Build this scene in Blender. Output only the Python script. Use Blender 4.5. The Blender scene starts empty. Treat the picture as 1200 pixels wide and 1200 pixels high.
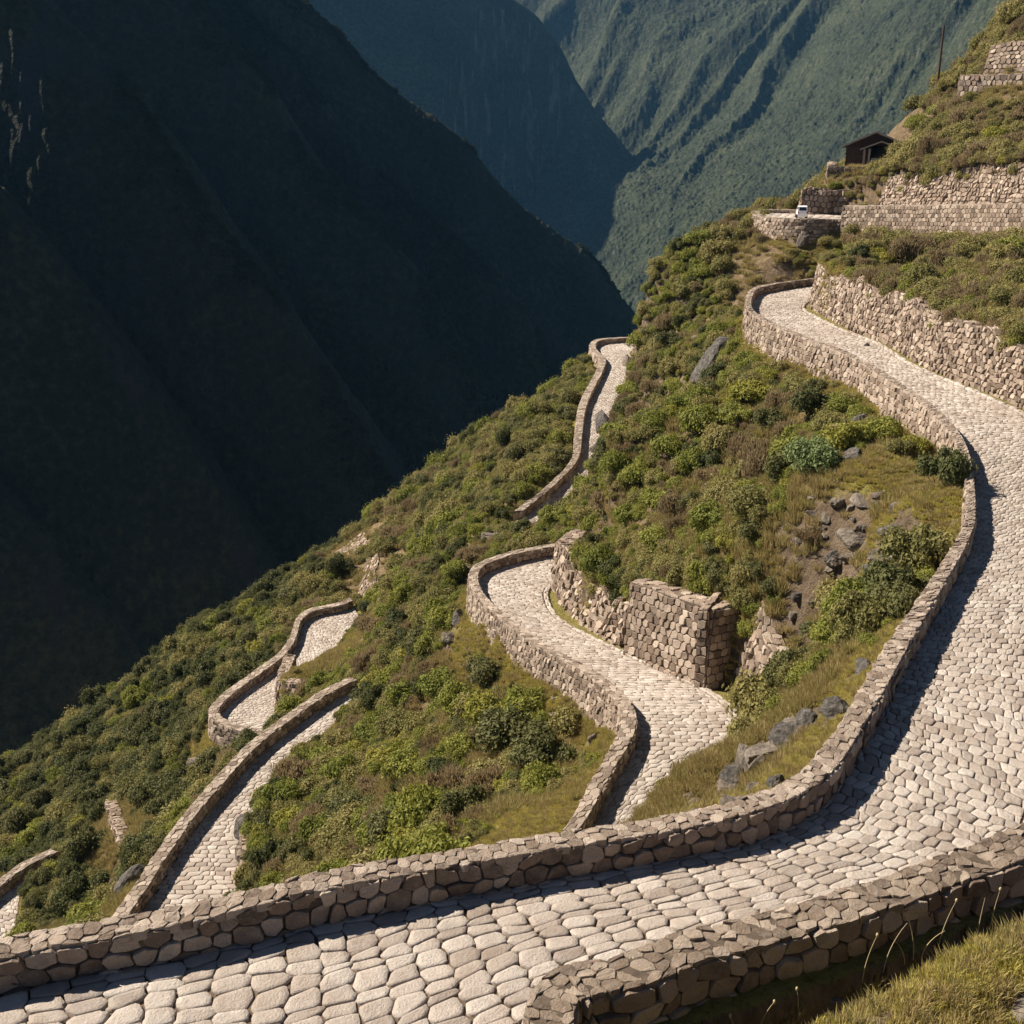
import bpy, math, random
import numpy as np
from mathutils import Vector, kdtree

# ------------------------------------------------------------------ camera, sky, sun, exposure
S = bpy.context.scene
COL = S.collection
FOC, PITCH = 1290.0, math.radians(18.0)          # focal length for a 1200 px wide frame
cam = bpy.data.objects.new('camera', bpy.data.cameras.new('camera'))
COL.objects.link(cam)
cam.data.sensor_width = 36.0
cam.data.lens = 36.0 * FOC / 1200.0
cam.rotation_euler = (math.pi / 2 - PITCH, 0, 0)
cam.data.clip_start, cam.data.clip_end = 0.5, 12000
S.camera = cam

SUN_DIR = Vector((-0.70, 0.25, 0.70)).normalized()     # towards the sun
sun = bpy.data.objects.new('sun', bpy.data.lights.new('sun', 'SUN'))
COL.objects.link(sun)
sun.data.energy = 5.0
sun.data.angle = math.radians(0.5)
sun.data.color = (1.0, 0.895, 0.765)
sun.rotation_euler = (-SUN_DIR).to_track_quat('-Z', 'Y').to_euler()
W = bpy.data.worlds.new('World')
S.world = W
W.use_nodes = True
nt = W.node_tree
sky = nt.nodes.new('ShaderNodeTexSky')
sky.sky_type = 'NISHITA'
sky.sun_disc = False
sky.sun_elevation = math.asin(SUN_DIR.z)
sky.altitude = 3000.0
sky.air_density = 0.5
sky.ozone_density = 0.4
sky.sun_rotation = math.atan2(SUN_DIR.x, SUN_DIR.y)
nt.links.new(sky.outputs[0], nt.nodes['Background'].inputs[0])
nt.nodes['Background'].inputs[1].default_value = 0.05
S.view_settings.view_transform = 'Standard'
S.view_settings.look = 'None'
S.view_settings.exposure = 1.18
S.view_settings.gamma = 1.0

# ------------------------------------------------------------------ helpers
rng = np.random.default_rng(11)
random.seed(11)


def ray(px, py):
    u = (px - 600) / FOC
    v = (600 - py) / FOC
    return np.array([u, math.cos(PITCH) + v * math.sin(PITCH), -math.sin(PITCH) + v * math.cos(PITCH)])


def at_z(px, py, z):
    d = ray(px, py)
    return d * (z / d[2])


def at_y(px, py, y):
    d = ray(px, py)
    return d * (y / d[1])


def sstep(a, b, x):
    t = np.clip((x - a) / (b - a), 0, 1)
    return t * t * (3 - 2 * t)


def vnoise(x, y, seed=0):
    xi = np.floor(x).astype(np.int64)
    yi = np.floor(y).astype(np.int64)
    fx = x - xi
    fy = y - yi
    fx = fx * fx * fx * (fx * (fx * 6 - 15) + 10)
    fy = fy * fy * fy * (fy * (fy * 6 - 15) + 10)

    def h(a, b):
        n = (a * 374761393 + b * 668265263 + seed * 1442695041) & 0xffffffff
        n = ((n ^ (n >> 13)) * 1274126177) & 0xffffffff
        n = ((n ^ (n >> 15)) * 2246822519) & 0xffffffff
        return ((n ^ (n >> 16)) & 0xffff) / 65535.0
    a = h(xi, yi); b = h(xi + 1, yi); c = h(xi, yi + 1); d = h(xi + 1, yi + 1)
    return (a + (b - a) * fx) * (1 - fy) + (c + (d - c) * fx) * fy


def fbm(x, y, oct=4, seed=0, gain=0.5):
    s = 0; a = 1; t = 0
    for o in range(oct):
        s = s + a * (vnoise(x * 2 ** o + 17.3 * o, y * 2 ** o - 9.1 * o, seed + o) - 0.5)
        t += a
        a *= gain
    return s / t * 2


class MB:
    """collects arrays of vertices and faces and links them as one mesh object"""
    def __init__(s):
        s.v = []; s.f = []; s.r = []; s.n = 0

    def add(s, v, faces, mat=0, rnd=None, smooth=True):
        v = np.asarray(v, float).reshape(-1, 3)
        faces = np.asarray(faces, np.int64)
        s.v.append(v)
        if len(faces):
            s.f.append((faces + s.n, mat, smooth))
        s.r.append(np.full(len(v), 0.5) if rnd is None else np.broadcast_to(np.asarray(rnd, float), (len(v),)))
        s.n += len(v)

    def grid(s, P, mat=0, rnd=None, smooth=True):
        a, b = P.shape[:2]
        i = np.arange(a * b).reshape(a, b)
        q = np.stack([i[:-1, :-1], i[1:, :-1], i[1:, 1:], i[:-1, 1:]], -1).reshape(-1, 4)
        s.add(P.reshape(-1, 3), q, mat, rnd, smooth)

    def box(s, lo, hi, mat=0, rnd=None):
        x0, y0, z0 = lo; x1, y1, z1 = hi
        v = [(x0, y0, z0), (x1, y0, z0), (x1, y1, z0), (x0, y1, z0), (x0, y0, z1), (x1, y0, z1), (x1, y1, z1), (x0, y1, z1)]
        s.add(v, [(0, 3, 2, 1), (4, 5, 6, 7), (0, 1, 5, 4), (1, 2, 6, 5), (2, 3, 7, 6), (3, 0, 4, 7)], mat, rnd, False)

    def build(s, name, mats, parent=None):
        me = bpy.data.meshes.new(name)
        V = np.concatenate(s.v)
        me.vertices.add(len(V))
        me.vertices.foreach_set('co', V.astype(np.float32).ravel())
        loops = np.concatenate([f.ravel() for f, m, k in s.f])
        size = np.concatenate([np.full(len(f), f.shape[1]) for f, m, k in s.f])
        mi = np.concatenate([np.full(len(f), m) for f, m, k in s.f])
        sm = np.concatenate([np.full(len(f), k) for f, m, k in s.f])
        me.loops.add(len(loops))
        me.loops.foreach_set('vertex_index', loops.astype(np.int32))
        me.polygons.add(len(size))
        me.polygons.foreach_set('loop_start', np.concatenate([[0], np.cumsum(size)[:-1]]).astype(np.int32))
        me.polygons.foreach_set('material_index', mi.astype(np.int32))
        me.polygons.foreach_set('use_smooth', sm.astype(bool))
        at = me.attributes.new('rnd', 'FLOAT', 'POINT')
        at.data.foreach_set('value', np.concatenate(s.r).astype(np.float32))
        for m in (mats if isinstance(mats, (list, tuple)) else [mats]):
            me.materials.append(m)
        me.update(calc_edges=True)
        o = bpy.data.objects.new(name, me)
        COL.objects.link(o)
        if parent:
            o.parent = parent
        return o


def tag(o, label=None, cat=None, group=None, kind=None):
    if label: o['label'] = label
    if cat: o['category'] = cat
    if group: o['group'] = group
    if kind: o['kind'] = kind
    return o


def empty(name, loc=(0, 0, 0), rz=0):
    o = bpy.data.objects.new(name, None)
    o.location = loc
    o.rotation_euler = (0, 0, rz)
    COL.objects.link(o)
    return o


# ------------------------------------------------------------------ materials
class NT:
    def __init__(s, name):
        s.m = bpy.data.materials.new(name)
        s.m.use_nodes = True
        s.t = s.m.node_tree
        s.b = s.t.nodes['Principled BSDF']
        s.b.inputs['Roughness'].default_value = 0.9
        s.b.inputs['Specular IOR Level'].default_value = 0.2

    def n(s, kind, **k):
        x = s.t.nodes.new(kind)
        for a, b in k.items(): setattr(x, a, b)
        return x

    def l(s, a, b): s.t.links.new(a, b)

    def noise(s, scale, detail=4, rough=0.6, vec=None, dist=0):
        x = s.n('ShaderNodeTexNoise')
        x.inputs['Scale'].default_value = scale
        x.inputs['Detail'].default_value = detail
        x.inputs['Roughness'].default_value = rough
        x.inputs['Distortion'].default_value = dist
        if vec is not None: s.l(vec, x.inputs['Vector'])
        return x.outputs['Fac']

    def pos(s, scale=(1, 1, 1), obj=False):
        if obj:
            t = s.n('ShaderNodeTexCoord').outputs['Object']
        else:
            t = s.n('ShaderNodeNewGeometry').outputs['Position']
        m = s.n('ShaderNodeMapping')
        m.inputs['Scale'].default_value = scale
        s.l(t, m.inputs['Vector'])
        return m.outputs[0]

    def attr(s, name='rnd'):
        return s.n('ShaderNodeAttribute', attribute_name=name).outputs['Fac']

    def ramp(s, fac, stops):
        r = s.n('ShaderNodeValToRGB')
        e = r.color_ramp.elements
        while len(e) < len(stops): e.new(0.5)
        for i, (p, c) in enumerate(stops):
            e[i].position = p
            e[i].color = (*c, 1) if len(c) == 3 else c
        s.l(fac, r.inputs[0])
        return r.outputs[0]

    def mix(s, fac, a, b, mode='MIX'):
        x = s.n('ShaderNodeMix', data_type='RGBA', blend_type=mode)
        for i, q in ((0, fac), (6, a), (7, b)):
            if isinstance(q, (int, float)): x.inputs[i].default_value = q
            elif isinstance(q, tuple): x.inputs[i].default_value = (*q, 1)
            else: s.l(q, x.inputs[i])
        return x.outputs[2]

    def math(s, op, a, b=0.0, c=None):
        x = s.n('ShaderNodeMath', operation=op)
        for i, q in enumerate((a, b, c)):
            if q is None: continue
            if isinstance(q, (int, float)): x.inputs[i].default_value = q
            else: s.l(q, x.inputs[i])
        return x.outputs[0]

    def color(s, c):
        if isinstance(c, tuple): s.b.inputs['Base Color'].default_value = (*c, 1)
        else: s.l(c, s.b.inputs['Base Color'])

    def bump(s, h, strength=0.5, dist=0.05):
        x = s.n('ShaderNodeBump')
        x.inputs['Strength'].default_value = strength
        x.inputs['Distance'].default_value = dist
        s.l(h, x.inputs['Height'])
        s.l(x.outputs[0], s.b.inputs['Normal'])


def g(v): return (v, v, v)


def mat_stone(name, stops, lichen=0.3, lich_col=(0.36, 0.35, 0.31), dark=(0.10, 0.085, 0.07), scale=1.0, bump=0.35, macro=0.0):
    k = NT(name)
    p = k.pos()
    base = k.ramp(k.attr(), stops)
    n1 = k.noise(3.5 * scale, 6, 0.7, p)
    base = k.mix(k.math('MULTIPLY', k.ramp(n1, [(0.45, g(0)), (0.72, g(1))]), lichen), base, lich_col)
    n2 = k.noise(0.9 * scale, 5, 0.65, p, 0.6)
    base = k.mix(k.ramp(n2, [(0.50, g(0)), (0.75, g(0.55))]), base, dark)
    if macro:
        base = k.mix(k.math('MULTIPLY', k.ramp(k.noise(0.28, 6, 0.7, p, 1.0), [(0.42, g(0)), (0.66, g(1))]), macro), base, dark)
        base = k.mix(k.math('MULTIPLY', k.ramp(k.noise(1.3, 5, 0.75, p, 1.0), [(0.5, g(0)), (0.7, g(1))]), macro * 0.8), base, (0.31, 0.29, 0.265))
    n3 = k.noise(22 * scale, 3, 0.7, p)
    base = k.mix(k.ramp(n3, [(0.3, g(0.45)), (0.5, g(0))]), base, dark)
    k.color(base)
    k.bump(k.math('ADD', k.noise(14 * scale, 5, 0.7, p), k.math('MULTIPLY', n1, 0.6)), bump, 0.06)
    return k.m


M_COB = mat_stone('cobble_stone', [(0.0, (0.27, 0.225, 0.19)), (0.25, (0.42, 0.362, 0.307)), (0.7, (0.495, 0.437, 0.378)), (1.0, (0.56, 0.505, 0.445))],
                  0.35, (0.57, 0.52, 0.46), (0.25, 0.185, 0.14), 1.5, 0.75, 0.42)
M_WALL = mat_stone('wall_stone', [(0.0, (0.13, 0.092, 0.066)), (0.3, (0.24, 0.178, 0.132)), (0.7, (0.36, 0.28, 0.213)), (1.0, (0.49, 0.40, 0.315))],
                   0.40, (0.42, 0.35, 0.28), (0.085, 0.06, 0.044), 1.3, 0.7)
M_COPE = mat_stone('coping_stone', [(0.0, (0.17, 0.125, 0.092)), (0.5, (0.31, 0.245, 0.19)), (1.0, (0.46, 0.38, 0.305))],
                   0.45, (0.43, 0.37, 0.305), (0.095, 0.07, 0.052), 1.8, 0.6)
M_COPE2 = mat_stone('weathered_coping_stone', [(0.0, (0.14, 0.10, 0.072)), (0.5, (0.27, 0.205, 0.15)), (1.0, (0.44, 0.355, 0.275))],
                    0.5, (0.40, 0.355, 0.30), (0.06, 0.047, 0.036), 2.2, 0.8)
k = NT('mortar_earth')
k.color(k.ramp(k.noise(6, 5, 0.7, k.pos()), [(0.3, (0.07, 0.048, 0.033)), (0.7, (0.15, 0.105, 0.072))]))
M_MORT = k.m
k = NT('wall_core')
k.color(k.ramp(k.noise(5, 5, 0.7, k.pos()), [(0.3, (0.05, 0.037, 0.027)), (0.7, (0.12, 0.092, 0.068))]))
M_CORE = k.m

k = NT('rock')
p = k.pos()
n1 = k.noise(0.9, 8, 0.7, p)
n2 = k.noise(7, 6, 0.75, p)
c = k.ramp(n1, [(0.3, (0.085, 0.07, 0.055)), (0.5, (0.20, 0.165, 0.13)), (0.7, (0.34, 0.29, 0.235))])
c = k.mix(k.ramp(n2, [(0.35, g(0.7)), (0.55, g(0))]), c, (0.05, 0.043, 0.037))
k.color(c)
k.bump(n2, 0.9, 0.15)
M_ROCK = k.m
k = NT('dark_rock')
p = k.pos()
n2 = k.noise(4, 8, 0.75, p)
k.color(k.ramp(n2, [(0.3, (0.04, 0.035, 0.03)), (0.5, (0.10, 0.09, 0.078)), (0.68, (0.24, 0.215, 0.19))]))
k.bump(n2, 1.0, 0.2)
M_DROCK = k.m

# hillside ground: dry grass, earth and stony patches
k = NT('hillside_ground')
p = k.pos()
gn = k.noise(0.22, 6, 0.65, p, 0.4)
fine = k.noise(9, 5, 0.75, p)
mid = k.noise(1.7, 6, 0.7, p)
soil = k.ramp(mid, [(0.3, (0.13, 0.088, 0.046)), (0.5, (0.24, 0.17, 0.09)), (0.72, (0.37, 0.28, 0.17))])
grass = k.ramp(k.noise(2.6, 5, 0.7, p), [(0.3, (0.17, 0.15, 0.038)), (0.55, (0.30, 0.26, 0.07)), (0.75, (0.39, 0.31, 0.115))])
c = k.mix(k.ramp(k.math('ADD', k.math('MULTIPLY', k.noise(0.8, 6, 0.7, p, 0.4), 0.9), k.math('MULTIPLY', k.attr('verge'), 0.5)), [(0.62, g(0)), (0.86, g(1))]), soil, grass)
c = k.mix(k.ramp(fine, [(0.3, g(0.7)), (0.52, g(0))]), c, (0.055, 0.045, 0.022))
geo = k.n('ShaderNodeNewGeometry')
sp = k.n('ShaderNodeSeparateXYZ')
k.l(geo.outputs['True Normal'], sp.inputs[0])
rockc = k.ramp(k.noise(1.3, 8, 0.75, k.pos((1, 1, 0.5))), [(0.3, (0.075, 0.052, 0.032)), (0.5, (0.18, 0.13, 0.082)), (0.7, (0.31, 0.24, 0.165))])
c = k.mix(k.ramp(k.math('ADD', sp.outputs[2], k.math('MULTIPLY', mid, 0.3)), [(0.72, g(1)), (0.86, g(0))]), c, rockc)
k.color(c)
k.bump(k.math('ADD', fine, k.math('MULTIPLY', mid, 1.5)), 1.0, 0.25)
M_HILL = k.m


def mat_leaf(name, cols, trans=0.35):
    k = NT(name)
    oi = k.n('ShaderNodeObjectInfo').outputs['Random']
    f = k.math('ADD', k.math('MULTIPLY', oi, 0.6), k.math('MULTIPLY', k.attr(), 0.4))
    c = k.ramp(f, [(i / (len(cols) - 1), q) for i, q in enumerate(cols)])
    k.color(c)
    k.b.inputs['Roughness'].default_value = 0.65
    tr = k.n('ShaderNodeBsdfTranslucent')
    k.l(c, tr.inputs[0])
    ms = k.n('ShaderNodeMixShader')
    ms.inputs[0].default_value = trans
    k.l(k.b.outputs[0], ms.inputs[1])
    k.l(tr.outputs[0], ms.inputs[2])
    k.l(ms.outputs[0], k.t.nodes['Material Output'].inputs[0])
    return k.m


M_LEAF = {
    'green': mat_leaf('green_leaves', [(0.125, 0.145, 0.028), (0.20, 0.215, 0.042), (0.275, 0.275, 0.057), (0.16, 0.18, 0.045)]),
    'dark': mat_leaf('dark_leaves', [(0.068, 0.08, 0.03), (0.108, 0.116, 0.04), (0.155, 0.152, 0.055), (0.19, 0.175, 0.075)]),
    'olive': mat_leaf('olive_leaves', [(0.15, 0.142, 0.048), (0.235, 0.215, 0.072), (0.315, 0.27, 0.10), (0.19, 0.18, 0.06)]),
    'brown': mat_leaf('dry_twigs', [(0.19, 0.145, 0.08), (0.27, 0.205, 0.11), (0.35, 0.27, 0.15), (0.22, 0.185, 0.095)]),
    'lime': mat_leaf('yellow_green_leaves', [(0.21, 0.215, 0.035), (0.28, 0.27, 0.05), (0.34, 0.30, 0.07)]),
    'grey': mat_leaf('grey_green_leaves', [(0.14, 0.18, 0.065), (0.19, 0.235, 0.09), (0.125, 0.165, 0.055)]),
    'straw': mat_leaf('straw_grass', [(0.29, 0.22, 0.10), (0.40, 0.31, 0.14), (0.28, 0.24, 0.085), (0.36, 0.31, 0.11)], 0.35),
    'turf': mat_leaf('short_grass', [(0.33, 0.32, 0.06), (0.43, 0.38, 0.085), (0.48, 0.385, 0.14), (0.37, 0.345, 0.07)], 0.35),
}
k = NT('twig_bark')
k.color((0.09, 0.065, 0.045))
M_TWIG = k.m


def catmull(A, m):
    A = np.asarray(A, float)
    A = np.vstack([2 * A[0] - A[1], A, 2 * A[-1] - A[-2]])
    out = []
    t = np.linspace(0, 1, m, endpoint=False)[:, None]
    for i in range(1, len(A) - 2):
        p0, p1, p2, p3 = A[i - 1:i + 3]
        out.append(0.5 * (2 * p1 + (p2 - p0) * t + (2 * p0 - 5 * p1 + 4 * p2 - p3) * t ** 2 + (3 * p1 - p0 - 3 * p2 + p3) * t ** 3))
    out.append(A[-2][None])
    return np.vstack(out)


def arclen(P):
    return np.concatenate([[0], np.cumsum(np.linalg.norm(np.diff(P, axis=0), axis=1))])


def resample(P, step, cols=None):
    """resample rows of P by the length of its first three columns"""
    s = arclen(P[:, :3] if cols is None else P[:, cols])
    n = max(2, int(round(s[-1] / step)) + 1)
    q = np.linspace(0, s[-1], n)
    return np.stack([np.interp(q, s, P[:, i]) for i in range(P.shape[1])], 1)


# ------------------------------------------------------------------ layout of the roads
# each row: valley edge (sight line), hill edge (sight line), height, drop outside the parapet, rise on the hill side
LAY = {
    'R1': [((-300, 1250), (-420, 1560), -14, 1.5, -1.2), ((0, 1168), (-40, 1420), -14, 1.5, -1.2), ((200, 1128), (180, 1350), -14, 1.5, -1.2),
           ((400, 1080), (420, 1290), -14, 1.5, -1.2), ((600, 1042), (690, 1164), -14, 1.4, -1.3), ((800, 1007), (893, 1102), -14, 1.0, -1.4),
           ((900, 982), (1040, 1056), -14, 0.5, -1.5), ((967, 943), (1158, 1012), -14, 0.4, -1.5), ((1017, 867), (1204, 940), -14, 0.4, -0.6),
           ((1053, 800), (1212, 830), -14, 0.4, 0.3), ((1090, 733), (1225, 735), -14, 0.4, 0.5), ((1133, 653), (1250, 640), -14, 0.5, 0.8),
           ((1140, 613), (1250, 585), -14, 0.6, 1.2), ((1133, 550), (1238, 530), -13.8, 0.9, 1.8), ((1110, 510), (1222, 503), -13.6, 1.2, 3.0),
           ((1062, 470), (1160, 470), -13.4, 1.6, 3.5), ((1000, 430), (1067, 430), -13.2, 1.6, 3.5), ((940, 405), (1025, 404), -13, 1.7, 3.7),
           ((897, 385), (978, 385), -12.9, 1.9, 3.7), ((880, 370), (940, 364), -12.8, 2.0, 3.7), ((885, 350), (946, 352), -12.7, 2.0, 3.6),
           ((905, 343), (950, 350), -12.6, 2.0, 3.4), ((950, 336), (958, 350), -12.6, 2.0, 3.4), ((1000, 333), (990, 349), -12.5, 2.0, 3.4)],
    'R2': [((590, 1080), (680, 1080), -26, 0.6, 1.0), ((677, 992), (745, 980), -26, 0.6, 1.2), ((713, 930), (805, 925), -26, 0.7, 0.9),
           ((742, 877), (860, 880), -26, 1.0, 0.5), ((741, 845), (862, 845), -26.3, 1.5, 3.0), ((715, 815), (830, 815), -26.8, 1.9, 5.0),
           ((680, 792), (785, 793), -27.2, 1.9, 5.0), ((640, 770), (735, 770), -27.6, 1.9, 4.6), ((600, 740), (690, 748), -28.2, 1.9, 4.2),
           ((570, 712), (650, 725), -28.8, 1.9, 3.8), ((560, 690), (636, 700), -29.2, 1.9, 3.4), ((568, 674), (642, 687), -29.5, 1.6, 3.2),
           ((600, 662), (655, 683), -29.7, 1.2, 3.0), ((650, 652), (668, 680), -29.8, 1.0, 3.0), ((700, 648), (700, 678), -30, 1.0, 3.0)],
    'R3': [((100, 1160), (205, 1160), -42, 0.8, 1.0), ((167, 1067), (275, 1067), -42, 0.8, 2.0), ((200, 1015), (283, 1015), -42, 0.8, 2.2),
           ((233, 967), (294, 967), -42, 0.8, 1.4), ((267, 927), (318, 930), -42, 0.8, 0.9), ((300, 890), (346, 893), -42, 0.8, 0.9),
           ((333, 863), (372, 868), -42, 1.0, 0.9), ((367, 838), (398, 845), -42, 1.0, 1.0), ((393, 821), (420, 828), -42, 1.0, 1.0),
           ((420, 808), (445, 815), -42, 1.0, 1.0)],
    'R4': [((414, 712), (432, 735), -50, 0.8, 0.8), ((400, 718), (418, 738), -50, 0.8, 0.6), ((370, 724), (403, 747), -50, 0.8, 0.8),
           ((354, 735), (397, 757), -50, 0.8, 1.0), ((347, 757), (385, 775), -50, 0.8, 1.6), ((333, 778), (365, 792), -50, 0.8, 2.4),
           ((300, 803), (338, 812), -50, 0.8, 3.0), ((273, 823), (325, 826), -50, 1.2, 3.0), ((258, 840), (322, 836), -50, 1.9, 3.0),
           ((262, 851), (328, 839), -50, 2.0, 2.5), ((290, 862), (338, 841), -50, 2.0, 2.0), ((330, 868), (356, 846), -50, 2.0, 1.0)],
    'R5': [((-90, 1120), (-30, 1140), -62, 0.8, 1.2), ((-30, 1078), (15, 1092), -62, 0.8, 1.2), ((10, 1045), (26, 1045), -62, 0.8, 1.0),
           ((40, 1024), (52, 1028), -62, 0.8, 0.8), ((70, 1010), (80, 1014), -62, 0.8, 0.8)],
    'R6': [((590, 625), (650, 620), -37.5, 0.8, -0.3), ((623, 600), (684, 596), -37, 0.9, -1.0), ((647, 580), (698, 573), -36, 0.9, -0.6),
           ((677, 547), (710, 542), -35, 0.9, 0.4), ((682, 517), (722, 512), -34, 0.9, 1.5), ((688, 480), (731, 480), -33, 0.9, 1.8),
           ((707, 440), (747, 443), -31.7, 0.9, 2.5), ((709, 427), (749, 427), -31.2, 0.9, 2.5), ((698, 414), (739, 416), -30.6, 0.9, 2.5),
           ((704, 405), (741, 411), -30.2, 0.9, 2.5), ((738, 402), (747, 410), -30, 0.9, 2.5), ((775, 401), (775, 409), -30, 0.9, 2.5)],
    'R7': [((1320, 264), (1320, 257), -5.1, 1.5, 5.0), ((1200, 263), (1200, 257), -5.6, 1.5, 5.0), ((1100, 262.5), (1100, 256.5), -6.2, 1.4, 5.0), ((992, 262), (1006, 254.5), -6.8, 1.3, 4.0),
           ((945, 262), (965, 252), -6.8, 1.8, 2.5), ((908, 260), (924, 250.5), -6.8, 1.5, -0.6), ((893, 257.5), (897, 250.5), -6.8, 1.5, -1.5)],
}


class Road:
    def __init__(s, rows):
        A = []
        for L, R, z, d, r in rows:
            A.append(np.concatenate([at_z(*L, z), at_z(*R, z), [d, r]]))
        A = catmull(A, 12)
        c = (A[:, :3] + A[:, 3:6]) / 2
        A = resample(np.hstack([c, A]), 0.5)
        s.C = A[:, :3]; s.L = A[:, 3:6]; s.R = A[:, 6:9]; s.drop = A[:, 9]; s.rise = A[:, 10]
        o = (s.L - s.R) * (1, 1, 0)
        s.Wd = np.linalg.norm(o, axis=1)
        s.out = o / s.Wd[:, None]
        s.len = arclen(s.C)[-1]
        s.n = len(s.C)

    def idx(s, px, py):
        """index of the cross-section whose valley edge lies nearest the sight line"""
        Lp = s.L
        dep = Lp[:, 1] * math.cos(PITCH) - Lp[:, 2] * math.sin(PITCH)
        u = 600 + FOC * Lp[:, 0] / dep
        v = 600 - FOC * (Lp[:, 1] * math.sin(PITCH) + Lp[:, 2] * math.cos(PITCH)) / dep
        return int(np.argmin(np.where(dep > 1, (u - px) ** 2 + (v - py) ** 2, 1e9)))


ROADS = {k: Road(v) for k, v in LAY.items()}
THICK = {'R1': 0.5, 'R2': 0.65, 'R3': 0.8, 'R4': 0.9, 'R5': 0.9, 'R6': 1.0, 'R7': 0.8}
VERGE = {'R1': 1.35, 'R2': 1.8, 'R3': 0.3, 'R4': 0.3, 'R5': 0.3, 'R6': 0.3, 'R7': 2.5}

# ------------------------------------------------------------------ hillside terrain
SLOPE = [  # sight line and forward distance of points on the natural slope
    (800, 550, 71), (700, 570, 82), (760, 430, 106), (748, 374, 126), (800, 328, 130), (862, 285, 123), (810, 400, 108),
    (1000, 540, 53.5), (950, 620, 51.5), (1050, 600, 46), (900, 690, 46.5), (960, 760, 37.5), (1020, 700, 38.5), (900, 850, 36.5), (850, 915, 34.5),
    (790, 935, 33), (900, 910, 29), (800, 985, 26), (700, 660, 69), (760, 640, 65), (850, 650, 56),
    (500, 850, 61), (450, 900, 59), (400, 970, 53), (330, 1020, 51), (600, 950, 44.5), (500, 1020, 38.5), (640, 900, 49), (560, 800, 65),
    (480, 730, 86), (430, 765, 89), (385, 800, 86), (400, 775, 92), (530, 650, 106), (600, 560, 126), (560, 520, 150), (650, 470, 156), (470, 680, 105), (570, 620, 108),
    (690, 421, 174), (600, 491, 165), (500, 570, 158), (430, 614, 150), (330, 680, 140), (250, 732, 134), (150, 810, 127), (50, 882, 121), (-60, 950, 116),
    (200, 880, 105), (100, 950, 100), (120, 1045, 80), (150, 990, 82), (200, 930, 88), (60, 1010, 88), (380, 690, 125), (420, 650, 137), (300, 740, 122), (20, 970, 102), (-60, 1030, 95),
    (1000, 298, 109), (1100, 300, 91), (1200, 310, 80), (1060, 340, 90), (920, 306, 114),
    (640, 625, 100), (665, 600, 102), (690, 580, 104), (702, 545, 112), (722, 520, 125), (738, 480, 135),
    (1030, 187, 156), (1050, 182, 153),
    (1010, 196, 146), (975, 205, 142), (1050, 196, 140), (1075, 165, 143), (1065, 130, 148), (1090, 118, 147), (1110, 150, 130), (1150, 130, 127), (1200, 130, 122), (1200, 180, 114),
    (965, 227, 137), (992, 227, 138), (985, 199, 144.5), (1005, 199, 146),
    (1150, 95, 135), (1200, 92, 130), (1160, 72, 140), (1200, 40, 138), (1175, 30, 145), (1200, 0, 148), (1280, -30, 152),
]
EXTRA = [  # points out of sight: behind crests, under the near parapet, under the viewer
    (-20, 30, -30), (-26, 45, -43), (-8, 30, -27), (-40, 60, -58), (-60, 75, -70), (-70, 45, -60), (-30, 22, -30), (-60, 15, -50),
    (0, 28, -22.5), (4, 28, -20), (-60, 180, -112), (-20, 190, -100), (10, 200, -80), (-110, 150, -130), (-120, 90, -105),
    (20, 160, -34), (35, 190, -36), (50, 240, -60), (30, 150, -24), (45, 170, -16), (60, 175, -2), (70, 190, -4), (80, 165, 18), (95, 165, 26),
    (18, 165, -24), (28, 160, -12), (0, 240, -95), (40, 280, -95), (90, 260, -20), (-80, 230, -150), (-150, 200, -190),
    (40, 35, -10), (36, 50, -11), (42, 65, -8.5), (60, 60, -1), (70, 40, 3), (50, 90, -6), (70, 110, 6), (75, 80, 4), (100, 120, 25), (40, 15, -9), (25, 18, -13.5), (22, 22, -14.2), (19, 27, -13.8),
    (10, 17.6, -16.2), (8, 16.6, -16.2), (5, 14.9, -16.2), (2.5, 13.6, -16.2), (12, 18.6, -16.1), (0.6, 12, -15.8), (-3, 9, -14.8), (14, 14, -10.4), (20, 13, -10), (8, 6, -9.6), (4, 6, -9.8), (0, 6, -12.5), (-5, 6, -14.3),
    (0, 4, -11), (0, -5, -10), (12, 2, -9), (25, 5, -8), (-12, 0, -13), (-25, 10, -19), (-30, -10, -17), (30, -15, -6), (-15, 12.5, -15),
    (-30, 66, -54),
]


def tps_fit(P, lam=0.02):
    X = P[:, :2]
    n = len(P)
    d2 = ((X[:, None] - X[None]) ** 2).sum(-1)
    K = 0.5 * d2 * np.log(d2 + 1e-9) + lam * np.eye(n)
    Q = np.hstack([np.ones((n, 1)), X])
    A = np.vstack([np.hstack([K, Q]), np.hstack([Q.T, np.zeros((3, 3))])])
    return X, np.linalg.solve(A, np.concatenate([P[:, 2], np.zeros(3)]))


def tps_eval(fit, x, y):
    X, w = fit
    out = np.empty(len(x))
    for i in range(0, len(x), 20000):
        a = x[i:i + 20000]; b = y[i:i + 20000]
        d2 = (a[:, None] - X[:, 0]) ** 2 + (b[:, None] - X[:, 1]) ** 2
        out[i:i + 20000] = (0.5 * d2 * np.log(d2 + 1e-9)) @ w[:-3] + w[-3] + w[-2] * a + w[-1] * b
    return out


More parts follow.
